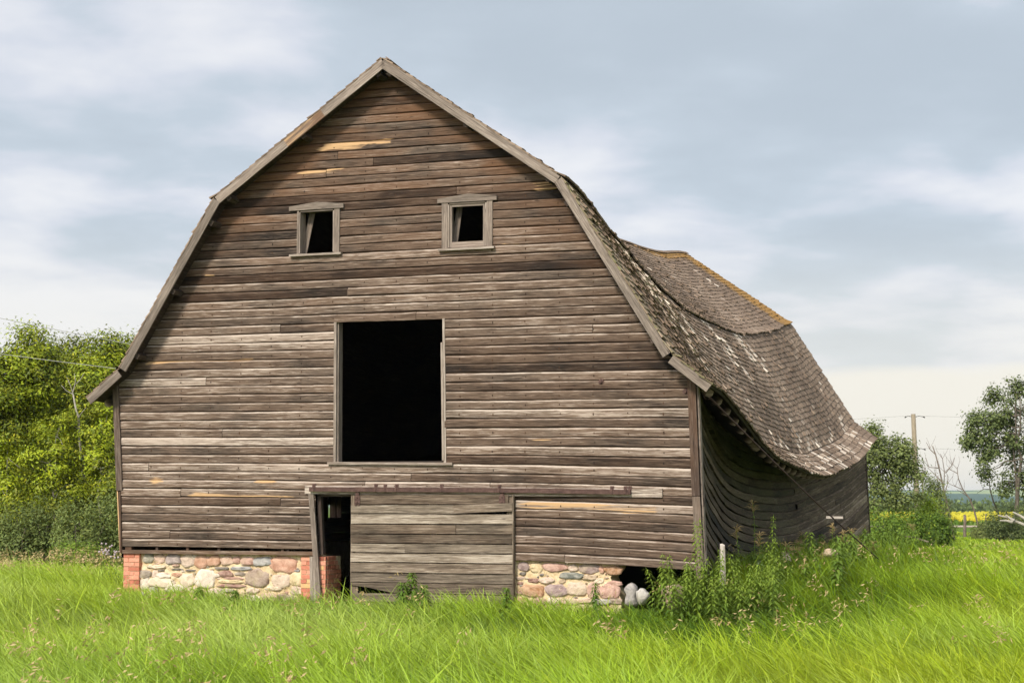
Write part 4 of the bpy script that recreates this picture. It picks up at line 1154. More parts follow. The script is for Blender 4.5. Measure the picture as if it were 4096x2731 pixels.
def shrubs():
    rng = np.random.default_rng(43)
    G = 'grey green willow shrubs at the foot of the trees'
    for (px, Y, py, hwpx, lab) in [(-40, 44.5, 1185, 60, 'grey green willow shrub at the left edge, under the tall trees'), (48, 44.5, 1168, 52, 'broad grey green willow shrub second from the left edge'),
                                   (120, 45, 1150, 50, 'willow shrub with brownish leaf tips in the middle of the shrub row'), (190, 44, 1150, 52, 'pale tipped willow shrub with upright shoots'),
                                   (250, 44.4, 1135, 48, 'tallest willow shrub, close to the left corner of the barn'), (330, 46, 1140, 50, 'willow shrub hidden behind the barn left corner')]:
        x, y, zt = at(px, Y, py); w = hwpx / FPX * Y
        lobes = [(0, 0, zt * .62, w * .9, w * .8, zt * .38, 22), (-w * .5, -.1, zt * .40, w * .7, w * .7, zt * .32, 14), (w * .5, -.1, zt * .38, w * .7, w * .7, zt * .32, 14)]
        make_tree('willow_shrub', lab, 'shrub', G, (x, y), lobes, M_LEAF_WILLOW, M_BARK, rng, leaf=.095, per=150, clump=.15, trunk_r=.035, tone=(.74, .26), yellow=.12, aspect=.33, stems=4, lowcut=.05, flat=1.5, shell=.7)
    for (px, Y, py, hwpx, lab) in [(170, 42.5, 1245, 34, 'low bright green shrub in front of the willows'), (215, 42.2, 1255, 26, 'low dark shrub just left of the brick corner')]:
        x, y, zt = at(px, Y, py); w = hwpx / FPX * Y; zt = max(zt, .5)
        make_tree('low_shrub', lab, 'shrub', None, (x, y), [(0, 0, zt * .55, w, w, zt * .45, 26)], M_LEAF_BUSH, M_BARK, rng, leaf=.09, per=70, clump=.15, trunk_r=.02, tone=(.5, .2), yellow=.15, aspect=.4, stems=3, lowcut=.02)

def right_trees():
    rng = np.random.default_rng(47)
    # the poplar cut by the right edge
    Y = 80; x, y = at(2325, Y)
    s = Y / FPX
    def lobe(px, py, rx, ry, n, dy=0.0):
        return ((px - 2325) * s, dy, CAM_Z - (py - 1154) * s, rx * s, rx * s * .8, ry * s, n)
    make_tree('poplar_tree', 'dark green poplar with an open crown at the right edge', 'tree', None, (x, y),
              [lobe(2262, 975, 44, 30, 26), (lobe(2300, 940, 40, 40, 24)), lobe(2245, 1010, 36, 26, 18), lobe(2300, 1020, 48, 46, 24), lobe(2345, 985, 44, 60, 26), lobe(2370, 920, 40, 45, 22), lobe(2340, 1075, 30, 46, 16), lobe(2400, 1020, 50, 80, 26), lobe(2268, 1040, 30, 22, 9), lobe(2222, 1014, 14, 12, 5), lobe(2288, 908, 16, 20, 7), lobe(2335, 888, 20, 24, 9), lobe(2258, 1086, 20, 14, 6), lobe(2305, 1110, 22, 24, 9), lobe(2362, 1110, 30, 40, 14), lobe(2240, 962, 16, 14, 6)],
              M_LEAF_POPLAR, M_BARK, rng, leaf=.115, per=72, clump=.21, trunk_r=.10, tone=(.42, .2), yellow=.06, aspect=.8, lean=(.2, 0), trunk_top=.9, stems=2)
    # the clump behind the far barn corner
    Y = 64; s = Y / FPX; x, y = at(2040, Y)
    def lobe(px, py, rx, ry, n, dy=0.0):
        return ((px - 2040) * s, dy, CAM_Z - (py - 1154) * s, rx * s, rx * s * .8, ry * s, n)
    make_tree('poplar_tree', 'poplar with airy crown just behind the far corner of the barn', 'tree', None, (x, y),
              [lobe(2022, 1025, 22, 26, 15), lobe(2048, 1052, 36, 26, 22), lobe(2010, 1070, 30, 34, 20), lobe(2075, 1085, 36, 28, 20), lobe(2088, 1072, 22, 22, 10), lobe(2030, 1110, 40, 32, 20), lobe(1996, 1000, 18, 26, 10), lobe(1985, 1060, 22, 50, 14), lobe(2005, 1035, 40, 50, 18), lobe(2060, 1045, 50, 45, 16), lobe(2008, 985, 7, 24, 5), lobe(2082, 1036, 9, 18, 5), lobe(2108, 1095, 14, 12, 6), lobe(2058, 1020, 9, 16, 5), lobe(2020, 1150, 46, 40, 26), lobe(2075, 1140, 44, 36, 24)],
              M_LEAF_POPLAR, M_BARK, rng, leaf=.10, per=60, clump=.17, trunk_r=.07, tone=(.60, .22), yellow=.20, aspect=.7, trunk_top=.55, stems=2)
    for (px, Y, rx, top, lab, tn, ye, mat) in [(2030, 60, 48, 1165, 'dense bright green bush at the far corner of the barn', .45, .08, M_LEAF_BUSH), (2085, 62, 46, 1170, 'dark green bush left of the dead trees', .30, .05, M_LEAF_BUSH),
                                             (2125, 66, 32, 1125, 'yellow green bush standing behind the dark bush', .8, .5, M_LEAF_BUSH), (2148, 64, 24, 1175, 'small dark bush at the foot of the tallest dead tree', .25, .02, M_LEAF_BUSH), (2140, 70, 24, 1090, 'slim young poplar with a pointed top by the pole', .5, .15, M_LEAF_POPLAR),
                                             (2305, 74, 46, 1165, 'low dark bush under the poplar by the right edge', .22, .02, M_LEAF_POPLAR), (2370, 76, 46, 1140, 'dark bush beyond the fallen branch, cut by the right edge', .25, .02, M_LEAF_POPLAR), (2255, 78, 18, 1205, 'small brownish bush left of the fallen branch', .4, .3, M_LEAF_POPLAR)]:
        x, y, zt = at(px, Y, top); w = rx / FPX * Y
        make_tree('roadside_bush', lab, 'bush', None, (x, y), [(0, 0, zt * .55, w, w * .8, zt * .42, 30), (-w * .5, -.2, zt * .32, w * .7, w * .6, zt * .28, 12), (w * .4, -.2, zt * .32, w * .7, w * .6, zt * .28, 12)],
                  mat, M_BARK, rng, leaf=.095, per=120, clump=.20, trunk_r=.03, tone=(tn + .08, .2), yellow=ye, aspect=.55, stems=3, lowcut=.02)
    # dead trees
    def dead(label, Y, trunk, twigs, r):
        px0 = trunk[0][0]; x, y = at(px0, Y); gz = float(ground_z(x, y))
        o = empty('dead_tree', (x, y, gz)); tag(o, label, 'tree', 'bare dead trees right of the barn')
        c = lambda p, i=0: ((p[0] - px0) / FPX * Y, .12 * i, max(-.1, CAM_Z - (p[1] - 1154) / FPX * Y - gz))
        m = MB(); m.tube([c(p) for p in trunk], np.linspace(r, r * .35, len(trunk)), 6); m.build('trunk', M_DEADWOOD, o, smooth=True)
        m = MB()
        for tw in twigs:
            m.tube([c(p, i) for i, p in enumerate(tw)], np.linspace(r * .42, .010, len(tw)), 5)
            for i in range(1, len(tw) - 1):
                for q in range(2):
                    a = rng.uniform(-1, 1); m.tube([c(tw[i], i), c((tw[i][0] + a * 14, tw[i][1] - rng.uniform(8, 20)), i + .6), c((tw[i][0] + a * 18 + rng.normal(0, 4), tw[i][1] - rng.uniform(22, 36)), i + 1)], [.010, .007, .004], 4)
        m.build('crown', M_DEADWOOD, o, smooth=True)
    T = lambda pts: [(1963.8 + a * .2197, 947.4 + b * .2197) for a, b in pts]
    dead('tallest dead tree with a forked top, right of the dark bush', 78, T([(1010, 1330), (985, 1180), (950, 990), (920, 860), (900, 740), (870, 590), (835, 440), (805, 350)]),
         [T([(915, 780), (930, 620), (920, 480), (905, 430)]), T([(935, 630), (1010, 550), (1045, 470)]), T([(865, 580), (770, 570), (740, 470)]), T([(900, 730), (840, 660), (760, 570)]), T([(835, 440), (780, 380), (755, 310)]), T([(920, 850), (960, 740), (965, 640)]), T([(920, 850), (870, 780), (855, 690)])], .062)
    dead('leaning dead tree with its top bent to the left, beside the fence post', 80, T([(1282, 1310), (1255, 1150), (1220, 1010), (1180, 900), (1110, 800), (1070, 700), (1058, 630)]),
         [T([(1100, 800), (1040, 770), (970, 735)]), T([(1058, 635), (1000, 600), (975, 590)]), T([(1180, 890), (1130, 850), (1060, 800)]), T([(1060, 630), (1065, 590), (1072, 570)])], .05)
    dead('thin pale dead tree in front of the canola, nearest the poplar', 82, T([(1485, 1150), (1475, 1050), (1430, 940), (1395, 810), (1388, 720), (1375, 640)]),
         [T([(1385, 800), (1330, 800), (1270, 840)]), T([(1385, 720), (1340, 700), (1310, 690)]), T([(1475, 1050), (1430, 1000), (1410, 980)]), T([(1375, 640), (1390, 610), (1410, 590)])], .050)
    dead('spindly dead tree close beside the power pole', 72, T([(700, 850), (690, 780), (702, 690), (700, 600)]) , [T([(700, 640), (730, 600), (745, 570)]), T([(695, 740), (670, 690), (655, 650)])], .04)
    dead('slender dead stem standing against the dark bush', 70, T([(930, 1320), (910, 1150), (880, 980), (860, 800), (850, 660)]), [T([(870, 900), (830, 830), (800, 800)])], .04)
    # fallen branches
    def branch(label, Y, paths, r, mat=M_DEADWOOD):
        x, y = at(paths[0][0][0], Y); o = empty('fallen_branch', (x, y, 0)); tag(o, label, 'branch')
        for k, p in enumerate(paths):
            m = MB(); m.tube([((a - paths[0][0][0]) / FPX * Y, .1 * i, CAM_Z - (b - 1154) / FPX * Y) for i, (a, b) in enumerate(p)], np.linspace(r, r * .4, len(p)), 6)
            m.build('limb' if k == 0 else 'twig', mat, o, smooth=True)
    branch('pale fallen branch lying over the bushes by the right edge', 73, [T([(1760, 1175), (1640, 1125), (1580, 1090), (1490, 1070)]), T([(1640, 1125), (1600, 1100), (1565, 1065)]), T([(1760, 1110), (1700, 1070), (1640, 1035)]), T([(1620, 1140), (1560, 1125), (1500, 1125)])], .075, M_BARK_PALE)
    branch('thin bare branch lying on the grass in front of the bushes', 56, [T([(740, 1345), (660, 1320), (600, 1295), (520, 1290)])], .035)

left_trees()
shrubs()
right_trees()

# ------------------------------------------------------------------ pole, wires, fence posts
def pole_and_wires():
    Y = 128.0; x, y = at(2104, Y); gz = float(ground_z(x, y))
    top = CAM_Z - (951 - 1154) / FPX * Y - gz
    o = empty('power_pole', (x, y, gz)); tag(o, 'tall brown wooden power pole behind the bushes', 'pole')
    mb = MB(); lean = (2098 - 2104) / FPX * Y
    mb.tube([(0, 0, -.2), (lean * .5, 0, top * .5), (lean, 0, top)], [.20, .185, .165], 10); mb.build('pole', M_POLEWOOD, o, smooth=True)
    for (dz, dx) in ((-.15, -.55), (-.15, .7), (-2.55, -.5), (-2.55, .7)):
        m = MB(); m.tube([(lean * .95, 0, top + dz - .1), (lean + dx * .6, 0, top + dz), (lean + dx, -.1, top + dz - .05)], [.03, .025, .02], 6)
        m.tube([(lean + dx, -.1, top + dz - .05), (lean + dx * 1.2, -.1, top + dz - .12)], [.05, .045], 8)
        m.build('insulator', M_DARKMETAL, o)
    def wire(label, p, q, r, drop, g=None):
        m = MB(); t = np.linspace(0, 1, 25)[:, None]; p, q = np.array(p), np.array(q)
        pts = p + (q - p) * t; pts[:, 2] -= drop * 4 * (t * (1 - t))[:, 0]
        m.tube(pts, r, 5); tag(m.build('power_line', M_WIRE, None), label, 'wire', g)
    P = np.array([x + lean, y, gz + top])
    wire('upper wire running left from the power pole towards the barn roof', P + [-.6, 0, -.15], P + [-60, 20, -.9], .010, .6)
    wire('upper wire running right from the power pole over the poplar', P + [.8, 0, -.15], P + [70, -10, .2], .010, .8)
    wire('lower wire running right from the power pole into the poplar', P + [.8, 0, -2.55], P + [70, -10, -2.9], .010, .5)
    wire('lower wire running left from the power pole behind the barn eave', P + [-.6, 0, -2.55], P + [-60, 20, -3.4], .010, .5)
    a = at(-120, 41, 706); b = at(380, 41, 806)
    wire('wire against the sky above the trees left of the barn', a, b, .007, .02)
    a = at(-120, 40, 797); b = at(400, 40, 862)
    wire('wire crossing in front of the tree tops left of the barn', a, b, .007, .02)

def fence_posts():
    G = None
    for (px, top, bot, Y, r, lab) in ((2210, 1183, 1232, 84, .085, 'grey wooden fence post standing alone before the canola field'), (2178, 1190, 1240, 76, .05, 'thin fence post beside the trunk of the tallest dead tree'), (2259, 1180, 1225, 88, .03, 'very thin stake between the leaning dead tree and the fallen branch')):
        x, y, zt = at(px, Y, top); gz = float(ground_z(x, y)) - .3
        m = MB(); n = 5
        z = np.linspace(gz, zt, n)
        m.tube(np.stack([x + RNG.normal(0, .012, n), np.full(n, y), z], -1), np.linspace(r, r * .85, n), 7)
        m.tube([(x, y, zt), (x + .01, y, zt + .05)], [r * .85, r * .4], 7)
        tag(m.build('fence_post', M_DEADWOOD, None, True), lab, 'post')
    # split white stake by the barn corner
    x, y, zt = at(1656, 26.9, 1250)
    m = MB(); gz = float(ground_z(x, y)) - .2
    rr = np.random.default_rng(2)
    pts = np.array([(-.045, -.02), (.0, -.03), (.042, -.018), (.046, .02), (.0, .03), (-.04, .022)])
    rings = [np.column_stack([x + pts[:, 0] * s + rr.normal(0, .003, 6), y + pts[:, 1], np.full(6, z) + (rr.uniform(-.03, .03, 6) if z == zt else 0)]) for z, s in ((gz, 1.1), (.5, 1.0), (zt, .85))]
    V = np.vstack(rings); F = np.vstack([np.stack([k * 6 + np.arange(6), k * 6 + (np.arange(6) + 1) % 6, (k + 1) * 6 + (np.arange(6) + 1) % 6, (k + 1) * 6 + np.arange(6)], -1) for k in range(2)])
    m.add(V, [F, np.array([[12, 13, 14, 15, 16, 17]])], (.95, 0, 0), np.stack([V[:, 2], V[:, 0], V[:, 1]], -1))
    tag(m.build('wooden_stake', M_TRIM), 'short whitish split stake among weeds by the right barn corner', 'stake')
pole_and_wires()
fence_posts()

# ------------------------------------------------------------------ guy rod, plank, rocks
def loose_things():
    a = to_world(5.28, 0.62, 3.27); b = np.array([8.35, 35.9, -.15])
    rod_pt = lambda t: a + (b - a) * t + np.array([0, 0, -.10]) * 4 * t * (1 - t)
    o = empty('guy_rod', tuple(a)); tag(o, 'long rusty iron rod slanting from the barn eave down into the grass', 'rod')
    m = MB(); m.tube([rod_pt(t) - a for t in np.linspace(0, 1, 14)], .0145, 7, (.5, 0, 0)); m.build('rod', M_RUST, o, True)
    m = MB(); th = np.linspace(0, 2 * pi, 13); m.tube([(-.05 + .05 * cos(q), .0, .03 + .05 * sin(q)) for q in th], .011, 6, cap=False); m.build('eye', M_RUST, o, True)
    # the weathered stick caught on the rod
    ts = np.linspace(0, 1, 400); pr = np.array([rod_pt(t) for t in ts]); pxs = 1176 + FPX * pr[:, 0] / pr[:, 1]
    c = pr[np.argmin(np.abs(pxs - 1912))]
    m = MB(); m.plank(c + [-.15, -.03, .035], c + [.155, -.03, .028], (0, 0, 1), .045, .03, (.85, 0, 0))
    tag(m.build('wooden_stick', M_TRIM), 'short pale wooden stick hung across the rusty rod', 'stick')
    def rock(label, x, y, z, r, col, seed, mat=M_STONE):
        g = np.random.default_rng(seed); n, k = 14, 9
        V = []
        ph = g.random(6) * 6.3
        for i in range(k):
            la = -pi / 2 + pi * i / (k - 1)
            for j in range(n):
                lo = 2 * pi * j / n
                d = np.array([cos(la) * cos(lo), cos(la) * sin(lo), sin(la)])
                s = 1 + .16 * sin(3 * d[0] + ph[0]) + .14 * sin(4 * d[1] + ph[1]) + .12 * sin(5 * d[2] + ph[2]) + .08 * sin(9 * d[0] + 7 * d[2] + ph[3]) + .06 * sin(17 * d[1] + 13 * d[2] + ph[4]) + g.normal(0, .025)
                V.append(np.sign(d) * np.abs(d) ** .8 * s * np.array(r))
        V = np.array(V)
        F = np.array([[i * n + j, i * n + (j + 1) % n, (i + 1) * n + (j + 1) % n, (i + 1) * n + j] for i in range(k - 1) for j in range(n)])
        m = MB(); m.add(V + [x, y, z], F, col, V + g.random(3) * 9)
        tag(m.build('rock', mat, None, True), label, 'rock')
    x, y, z = at(1475, 26.6, 1366); rock('white rounded rock lying in the gap at the foundation', x, y, z, (.095, .09, .12), (.44, .42, .39), 1)
    x, y, z = at(1448, 26.9, 1362); rock('grey cracked rock leaning on the end of the stone foundation', x, y, z, (.11, .10, .15), (.27, .25, .24), 2)
    x, y, z = at(1540, 26.2, 1368); rock('tan rock half hidden by weeds under the barn corner', x, y, z, (.17, .15, .16), (.40, .27, .16), 3)
    x, y, z = at(1800, 31.0, 1278); rock('small cream rock among the weeds along the side wall', x, y, z, (.085, .08, .11), (.66, .52, .38), 5)
    x, y, z = at(1905, 33.5, 1262); rock('flat tan stone block against the side wall', x, y, z - .06, (.15, .11, .08), (.50, .36, .23), 6)
    x, y, z = at(1740, 29.5, 1296); rock('small white stone in the weeds behind the stake', x, y, z, (.05, .05, .09), (.70, .68, .62), 7)
loose_things()

# ------------------------------------------------------------------ weeds along the walls
def weed(rng, h, name, label, group, loc, n_pairs=None, leaf=.16, spread=1.0, lean=(0, 0), seeds=False, tone=.55, yel=.2):
    o = empty(name, loc, rng.uniform(0, 6.28)); tag(o, label, 'weed', group)
    t = np.linspace(0, 1, 9)
    bend = np.array([lean[0], lean[1], 0]) if lean else np.zeros(3)
    stem = np.stack([bend[0] * t ** 2 + .02 * np.sin(t * 7), bend[1] * t ** 2, h * t], -1)
    m = MB(); m.tube(stem, np.linspace(.008, .003, 9), 5, (.5, .1, 0)); m.build('stem', M_LEAF_WEED, o)
    lb = MB()
    n = n_pairs or int(h / .042)
    for i in range(n):
        q = .12 + .88 * (i + rng.uniform(-.3, .3)) / n; q = min(max(q, .05), 1)
        p = np.array([np.interp(q, t, stem[:, k]) for k in range(3)])
        ln = leaf * (1.15 - .70 * q) * rng.uniform(.8, 1.2) * spread
        for s in range(4 if q > .5 else 3):
            a = s * pi / 2 * (1 if q > .5 else 1.33) + (i % 2) * pi / 4 + rng.normal(0, .25)
            d = np.array([cos(a), sin(a), 0]); wv = np.array([-sin(a), cos(a), 0]) * ln * .15
            up = .35 - .5 * rng.random()
            p1 = p + d * ln * .45 + [0, 0, ln * up * .6]; p2 = p + d * ln * (1.0) + [0, 0, ln * (up - .45)]
            V = np.array([p, p1 - wv, p2, p1 + wv])
            tn = float(np.clip(tone * (.55 + .6 * q) + rng.normal(0, .10), 0, 1)); yy = float(np.clip(yel * q + rng.normal(0, .05), 0, 1))
            lb.add(V, np.array([[0, 1, 2, 3]]), (tn, yy, 0))
    lb.build('foliage', M_LEAF_WEED, o)
    if seeds:
        sb = MB()
        for i in range(26):
            a = rng.uniform(0, 6.28); l = rng.uniform(.05, .16); p = stem[-1] + np.array([0, 0, -.20 * rng.random()])
            tip = p + np.array([cos(a) * l, sin(a) * l, .06 - .03 * i / 26])
            sb.tube([p, (p + tip) / 2 + [0, 0, .03], tip], [.003, .006, .001], 4, (.4, .2, 0))
        sb.build('seed_head', M_STRAW, o)
    return o

def weeds():
    rng = np.random.default_rng(53)
    G = 'tall leafy weeds crowding the right corner of the barn'
    L = 'tall light green nettle in the crowd of weeds at the right barn corner'
    spots = [(1545, 25.9, 1270, L), (1575, 25.7, 1275, L), (1590, 26.0, 1195, 'tall thin nettle rising against the boards left of the barn corner'), (1613, 25.8, 1188, 'tall thin nettle rising against the corner board'),
             (1640, 26.3, 1258, L), (1652, 25.7, 1290, L), (1668, 26.5, 1268, L), (1683, 26.0, 1295, L), (1700, 26.6, 1280, L), (1715, 26.2, 1292, L), (1733, 26.9, 1290, L), (1748, 27.0, 1300, L),
             (1772, 28.2, 1180, 'tallest nettle, standing before the bowed side wall'), (1782, 28.0, 1232, L), (1760, 27.8, 1240, L), (1792, 28.4, 1262, L), (1800, 27.8, 1290, L), (1560, 25.2, 1320, L), (1600, 25.2, 1315, L), (1630, 25.1, 1322, L),
             (1660, 25.2, 1325, L), (1695, 25.4, 1330, L), (1725, 25.8, 1325, L), (1505, 25.8, 1300, L), (1525, 25.6, 1318, L), (1765, 26.4, 1325, L), (1640, 25.5, 1305, L), (1615, 25.6, 1290, L), (1580, 25.4, 1300, L), (1710, 25.6, 1310, L)] + [(int(rng.uniform(1515, 1790)), float(rng.uniform(25.0, 27.4)), int(rng.uniform(1268, 1335)), L) for _ in range(34)]
    for (px, Y, top, lab) in spots:
        x, y, zt = at(px, Y, top); gz = float(ground_z(x, y)) - .05
        weed(rng, max(.5, zt - gz), 'nettle', lab, G if lab == L else None, (x, y, gz), leaf=.17 if top > 1210 else .14, lean=(rng.normal(0, .08), 0), tone=.36, yel=.26)
    # seeding weeds in front of the side wall
    for (px, Y, top, lab) in [(1728, 29.0, 1150, 'tall brown seeding weed against the dark side wall'), (1742, 28.6, 1225, 'shorter brown seeding weed beside the tallest nettle'), (1690, 28.0, 1210, 'thin seeding weed close to the corner board'), (1908, 34.5, 1205, 'dark bushy weed under the hanging stick')]:
        x, y, zt = at(px, Y, top); gz = float(ground_z(x, y)) - .05
        weed(rng, max(.5, zt - gz), 'seeding_weed', lab, None, (x, y, gz), n_pairs=16, leaf=.12, seeds=True, tone=.25, yel=.1)
    for i in range(60):
        v = float(rng.uniform(2.5, 21.5)); tt = min(max((v - WY) / (LEN - 2 * WY), 0), 1)
        p = to_world(5.3 - .6 * sin(pi * tt ** .8) + float(rng.uniform(.2, 2.0)), v)
        weed(rng, float(rng.uniform(.7, 1.2)), 'leafy_weed', 'dark green weed in the rank growth along the sunken side wall', 'weeds along the foot of the sunken side wall', (p[0], p[1], float(ground_z(p[0], p[1])) - .05), n_pairs=34, leaf=.24, tone=.34, yel=.12, seeds=bool(i % 4 == 0))
    # along the front of the barn
    for (px, Y, top, lab) in [(948, 27.0, 1312, 'bushy green weed standing before the middle of the sliding door'), (925, 26.9, 1335, 'smaller weed left of the bushy one at the sliding door'), (975, 26.9, 1340, 'low weed right of the bushy one at the sliding door'), (1163, 26.3, 1345, 'small weed at the right edge of the sliding door'),
                              (465, 28.2, 1345, 'single grassy weed before the left stone foundation'), (545, 27.9, 1352, 'grassy weed before the round brown stone'), (1365, 26.0, 1335, 'dark weed before the end of the right foundation')]:
        x, y, zt = at(px, Y, top); gz = float(ground_z(x, y)) - .05
        weed(rng, max(.35, zt - gz), 'leafy_weed', lab, None, (x, y, gz), n_pairs=44, leaf=.17, spread=1.3 if 'bushy' in lab else 1.0, tone=.26, yel=.08)
    # pale thistles by the left corner
    for (px, Y, top, lab) in [(262, 31.2, 1255, 'fluffy pale thistle just left of the brick corner'), (246, 31.6, 1262, 'fluffy pale thistle farther left of the brick corner'), (275, 31.0, 1268, 'small pale thistle touching the brick corner')]:
        x, y, zt = at(px, Y, top); gz = float(ground_z(x, y))
        o = weed(rng, max(.4, zt - gz), 'thistle', lab, None, (x, y, gz), n_pairs=12, leaf=.12, tone=.35, yel=.05)
        m = MB()
        for i in range(9):
            p = np.array([rng.normal(0, .09), rng.normal(0, .09), max(.3, zt - gz) + rng.normal(-.02, .05)]); d = rng.normal(size=3) * .012
            m.tube([p - [0, 0, .018], p, p + [0, 0, .02]], [.008, .022, .010], 6)
        m.build('flower', M_FLOWER, o)
weeds()

# ------------------------------------------------------------------ grass
def vnoise(x, y, s, seed):
    g = np.random.default_rng(seed); n = 256
    T = g.random((n, n)); X, Y = x / s, y / s
    i, j = np.floor(X).astype(int), np.floor(Y).astype(int); fx, fy = X - i, Y - j
    fx, fy = fx * fx * (3 - 2 * fx), fy * fy * (3 - 2 * fy)
    v = lambda a, b: T[a % n, b % n]
    return (v(i, j) * (1 - fx) + v(i + 1, j) * fx) * (1 - fy) + (v(i, j + 1) * (1 - fx) + v(i + 1, j + 1) * fx) * fy

def scatter(n, y0, y1, pow_, rng, xlo=None, xhi=None):
    y = y0 + (y1 - y0) * rng.random(n) ** pow_
    lo = -(.315 * y + 3.5) if xlo is None else xlo(y); hi = (.315 * y + 3.5) if xhi is None else xhi(y)
    x = lo + (hi - lo) * rng.random(n)
    u, v = to_barn(x, y)
    tt = np.clip((v - WY) / (LEN - 2 * WY), 0, 1)
    keep = ~((u > -5.05) & (u < 5.24 - .64 * np.sin(pi * tt ** .8)) & (v > WY - .03) & (v < LEN))
    keep &= ~((u > -1.0) & (u < 2.3) & (v > .1) & (v < .5))
    return x[keep], y[keep], u[keep], v[keep]

def blades(mb, x, y, h, w, lean_x, rng, tone, segs=(0, .38, .72, 1.0)):
    n = len(x); z = ground_z(x, y) - .03
    az = rng.uniform(0, pi, n)
    sx, sy = np.cos(az) * w, np.sin(az) * w
    la = rng.normal(pi, 1.15, n)                          # the wind lays the grass over to the left
    am = np.abs(lean_x + rng.normal(0, .20, n)); cu = np.abs(rng.normal(.35, .25, n))
    dx, dy = np.cos(la), np.sin(la) * .8
    V = []
    for t, ww in zip(segs, (1.0, .9, .6, 0.0)):
        o = h * (am * t + cu * t * t)
        zz = z + h * (t - .30 * cu * t * t - .12 * am * t)
        cx, cy = x + dx * o, y + dy * o
        if ww > 0:
            V.append(np.stack([cx - sx * ww, cy - sy * ww, zz], -1)); V.append(np.stack([cx + sx * ww, cy + sy * ww, zz], -1))
        else: V.append(np.stack([cx, cy, zz], -1))
    V = np.stack(V, 1).reshape(-1, 3)
    b = np.arange(n) * 7
    F4 = np.concatenate([np.stack([b, b + 1, b + 3, b + 2], -1), np.stack([b + 2, b + 3, b + 5, b + 4], -1)])
    F3 = np.stack([b + 4, b + 5, b + 6], -1)
    mb.add(V, [F4, F3], np.repeat(tone, 7, 0))

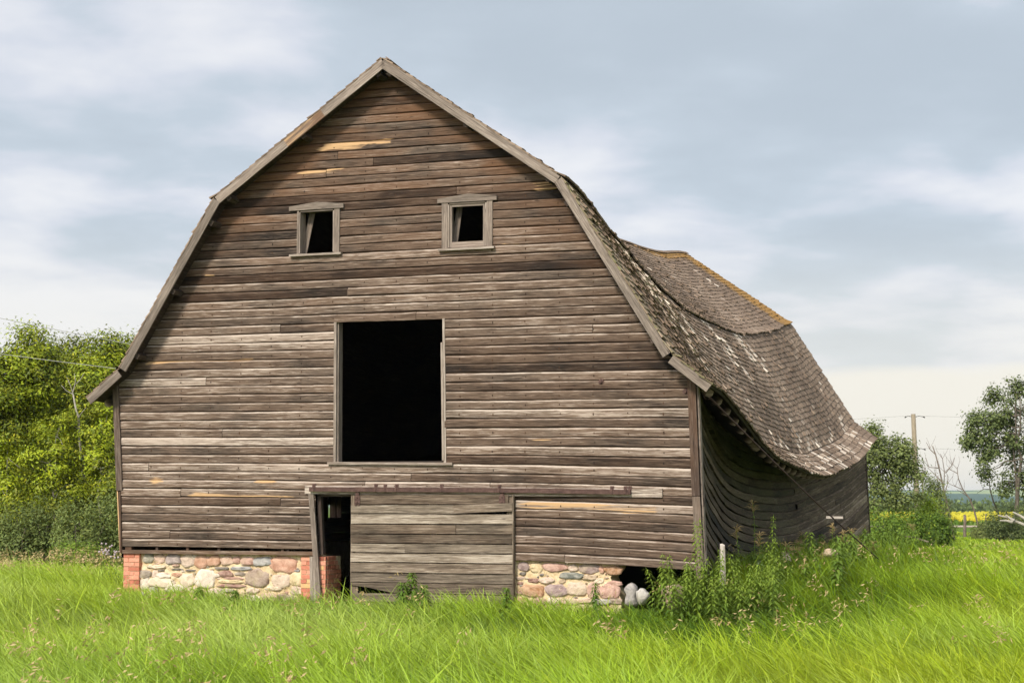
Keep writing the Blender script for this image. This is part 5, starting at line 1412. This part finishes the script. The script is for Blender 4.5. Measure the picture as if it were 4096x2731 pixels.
def grass():
    rng = np.random.default_rng(61)
    mb = MB()
    zones = [(185000, 13.0, 31.5, .95, None, None, .0056), (26000, 31.5, 50, 1.0, None, lambda y: -(y * .205), .012), (42000, 31.5, 54, 1.0, lambda y: .06 * y, None, .011), (26000, 54, 98, .85, lambda y: .195 * y, lambda y: .34 * y, .024)]
    for (n, y0, y1, pw, lo, hi, w) in zones:
        x, y, u, v = scatter(n, y0, y1, pw, rng, lo, hi)
        k = len(x)
        big = vnoise(x, y, 2.6, 1); mid = vnoise(x, y, .9, 2); fine = vnoise(x, y, .35, 3)
        h = .26 + .32 * big + .24 * mid + rng.normal(0, .08, k)
        near_wall = sm(v, -3.0, -.2) * (np.abs(u) < 6.5) * (v < WY + .1)
        h = h * (1 - .36 * near_wall)
        side = (u > 5.1) & (v > -.5) & (v < 12)
        h = np.where(side, h * 1.15, h)
        h = np.where(y > 54, h * .62, h); h = h * (1 - .58 * sm(y, 33, 38) * (x < -5)) * (1 - .38 * sm(y, 30, 38) * (x > 5)) * (1 - .45 * sm(y, 66, 80))
        h = np.clip(h, .08, .95)
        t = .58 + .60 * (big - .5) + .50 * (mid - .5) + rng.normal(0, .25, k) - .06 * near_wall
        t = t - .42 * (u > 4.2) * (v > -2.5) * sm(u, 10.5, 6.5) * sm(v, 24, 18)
        t = t - .10 * sm(vnoise(x, y, 1.7, 21), .62, .8)
        yl = np.clip(.10 + .45 * (vnoise(x, y, 4.0, 5) - .45) + rng.normal(0, .07, k) + (rng.random(k) < .03) * .4 + .12 * (1 - sm(y, 15, 24)) * sm(x, -2, 4), 0, 1)
        tall = rng.random(k) < np.clip(.24 + 1.3 * (vnoise(x, y, 1.3, 12) - .45), .06, .75)
        h = np.where(tall, h * 1.12, h * .62); t = np.where(tall, t + .16, t - .30)  # short blades darkened, painting in the shade between the tall ones
        pl = np.clip(.26 * sm(x, 3, -5) + .6 * (vnoise(x, y, 3.1, 41) - .5) + rng.normal(0, .13, k) + .06, 0, .7)
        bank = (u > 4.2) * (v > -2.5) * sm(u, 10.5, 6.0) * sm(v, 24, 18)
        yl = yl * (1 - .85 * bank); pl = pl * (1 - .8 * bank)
        tone = np.stack([np.clip(t, 0, 1), yl, pl], -1)
        blades(mb, x, y, h, np.where(tall, 1.45, .9) * w * rng.uniform(.5, 1.3, k), np.where(tall, .62, .45), rng, tone)
    # the rank bank of darker grass along the sunken side wall
    n = 17000; v = rng.uniform(.2, 22.5, n); u = 4.75 + np.abs(rng.normal(0, 1.1, n)) + .3 * (v < 2)
    tt = np.clip((v - WY) / (LEN - 2 * WY), 0, 1); ok = u > 5.28 - .60 * np.sin(pi * tt ** .8); u, v = u[ok], v[ok]; n = len(u)
    x = B_ORG[0] + BU[0] * u + BV[0] * v; y = B_ORG[1] + BU[1] * u + BV[1] * v
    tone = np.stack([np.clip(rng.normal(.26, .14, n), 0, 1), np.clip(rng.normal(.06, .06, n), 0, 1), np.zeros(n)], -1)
    blades(mb, x, y, rng.uniform(.40, .95, n) * (.55 + .7 * vnoise(x, y, 1.1, 31)), .014 * rng.uniform(.6, 1.3, n), np.full(n, .4), rng, tone)
    tag(mb.build('meadow_grass', M_GRASS), 'tall bright green meadow grass laid over by the wind', None, None, 'stuff')

    # ripe brome heads: a drooping panicle of spikelets on a thin stalk
    mb = MB()
    def heads(x, y, hmin, hmax, dirx):
        for px_, py_ in zip(x, y):
            h = rng.uniform(hmin, hmax); z = float(ground_z(px_, py_))
            a = rng.normal(pi if dirx < 0 else 0, .7); d = np.array([cos(a), sin(a) * .6, 0])
            base = np.array([px_, py_, z]); l = h * rng.uniform(.35, .6)
            tip = base + d * l + [0, 0, h]; mid = base + d * l * .35 + [0, 0, h * .62]
            droop = tip + d * .20 + [0, 0, -.09]
            tb = float(np.clip(rng.normal(.6, .2), 0, 1)); g = rng.uniform(0, .25)
            w = .0035
            sd_ = np.array([-d[1], d[0], 0]) * w
            V = np.array([base - sd_, base + sd_, mid + sd_, mid - sd_, tip + sd_, tip - sd_])
            mb.add(V, np.array([[0, 1, 2, 3], [3, 2, 4, 5]]), (tb * .6, .55, 0))
            for i in range(rng.integers(7, 14)):
                q = rng.random(); p = tip + (droop - tip) * q + (mid - tip) * .35 * rng.random()
                dd = d * rng.uniform(.2, 1) + rng.normal(0, .35, 3) + [0, 0, -.35]; dd /= np.linalg.norm(dd)
                s = rng.uniform(.045, .085); ww = np.cross(dd, rng.normal(size=3)); ww = ww / np.linalg.norm(ww) * .0095
                p0 = p + dd * .02 + rng.normal(0, .03, 3)
                mb.add(np.array([p0, p0 + dd * s * .5 - ww, p0 + dd * s, p0 + dd * s * .5 + ww]), np.array([[0, 1, 2, 3]]), (float(np.clip(tb + rng.normal(0, .12), 0, 1)), g, 0))
    x, y, u, v = scatter(430, 14.5, 27, 1.0, rng); keep = vnoise(x, y, 2.2, 8) > .45; heads(x[keep], y[keep], .5, .78, -1)
    x, y, u, v = scatter(420, 31.5, 40, 1.0, rng, None, lambda y: -(y * .212)); heads(x, y, .45, .7, -1)
    x, y, u, v = scatter(110, 27, 44, 1.0, rng, lambda y: .14 * y, None); heads(x, y, .6, .95, -1)
    tag(mb.build('seed_grass', M_STRAW), 'dry tan brome seed heads nodding over the green grass', None, None, 'stuff')
grass()

# ------------------------------------------------------------------ the air between here and the far hills
def haze():
    m = bpy.data.materials.new('haze'); m.use_nodes = True; nt = m.node_tree; nt.nodes.clear()
    out = nt.nodes.new('ShaderNodeOutputMaterial'); v = nt.nodes.new('ShaderNodeVolumePrincipled')
    v.inputs['Color'].default_value = (0.80, 0.90, 1.0, 1); v.inputs['Density'].default_value = 0.00009; v.inputs['Anisotropy'].default_value = 0.2
    nt.links.new(v.outputs[0], out.inputs['Volume'])
    me = bpy.data.meshes.new('haze')
    x0, x1, y0, y1, z0, z1 = -9800, 9800, -60, 6100, -14, 46
    me.from_pydata([(x0, y0, z0), (x1, y0, z0), (x1, y1, z0), (x0, y1, z0), (x0, y0, z1), (x1, y0, z1), (x1, y1, z1), (x0, y1, z1)], [],
                   [(0, 3, 2, 1), (4, 5, 6, 7), (0, 1, 5, 4), (1, 2, 6, 5), (2, 3, 7, 6), (3, 0, 4, 7)])
    me.materials.append(m); o = bpy.data.objects.new('haze', me); COL.objects.link(o); tag(o, kind='stuff')
haze()
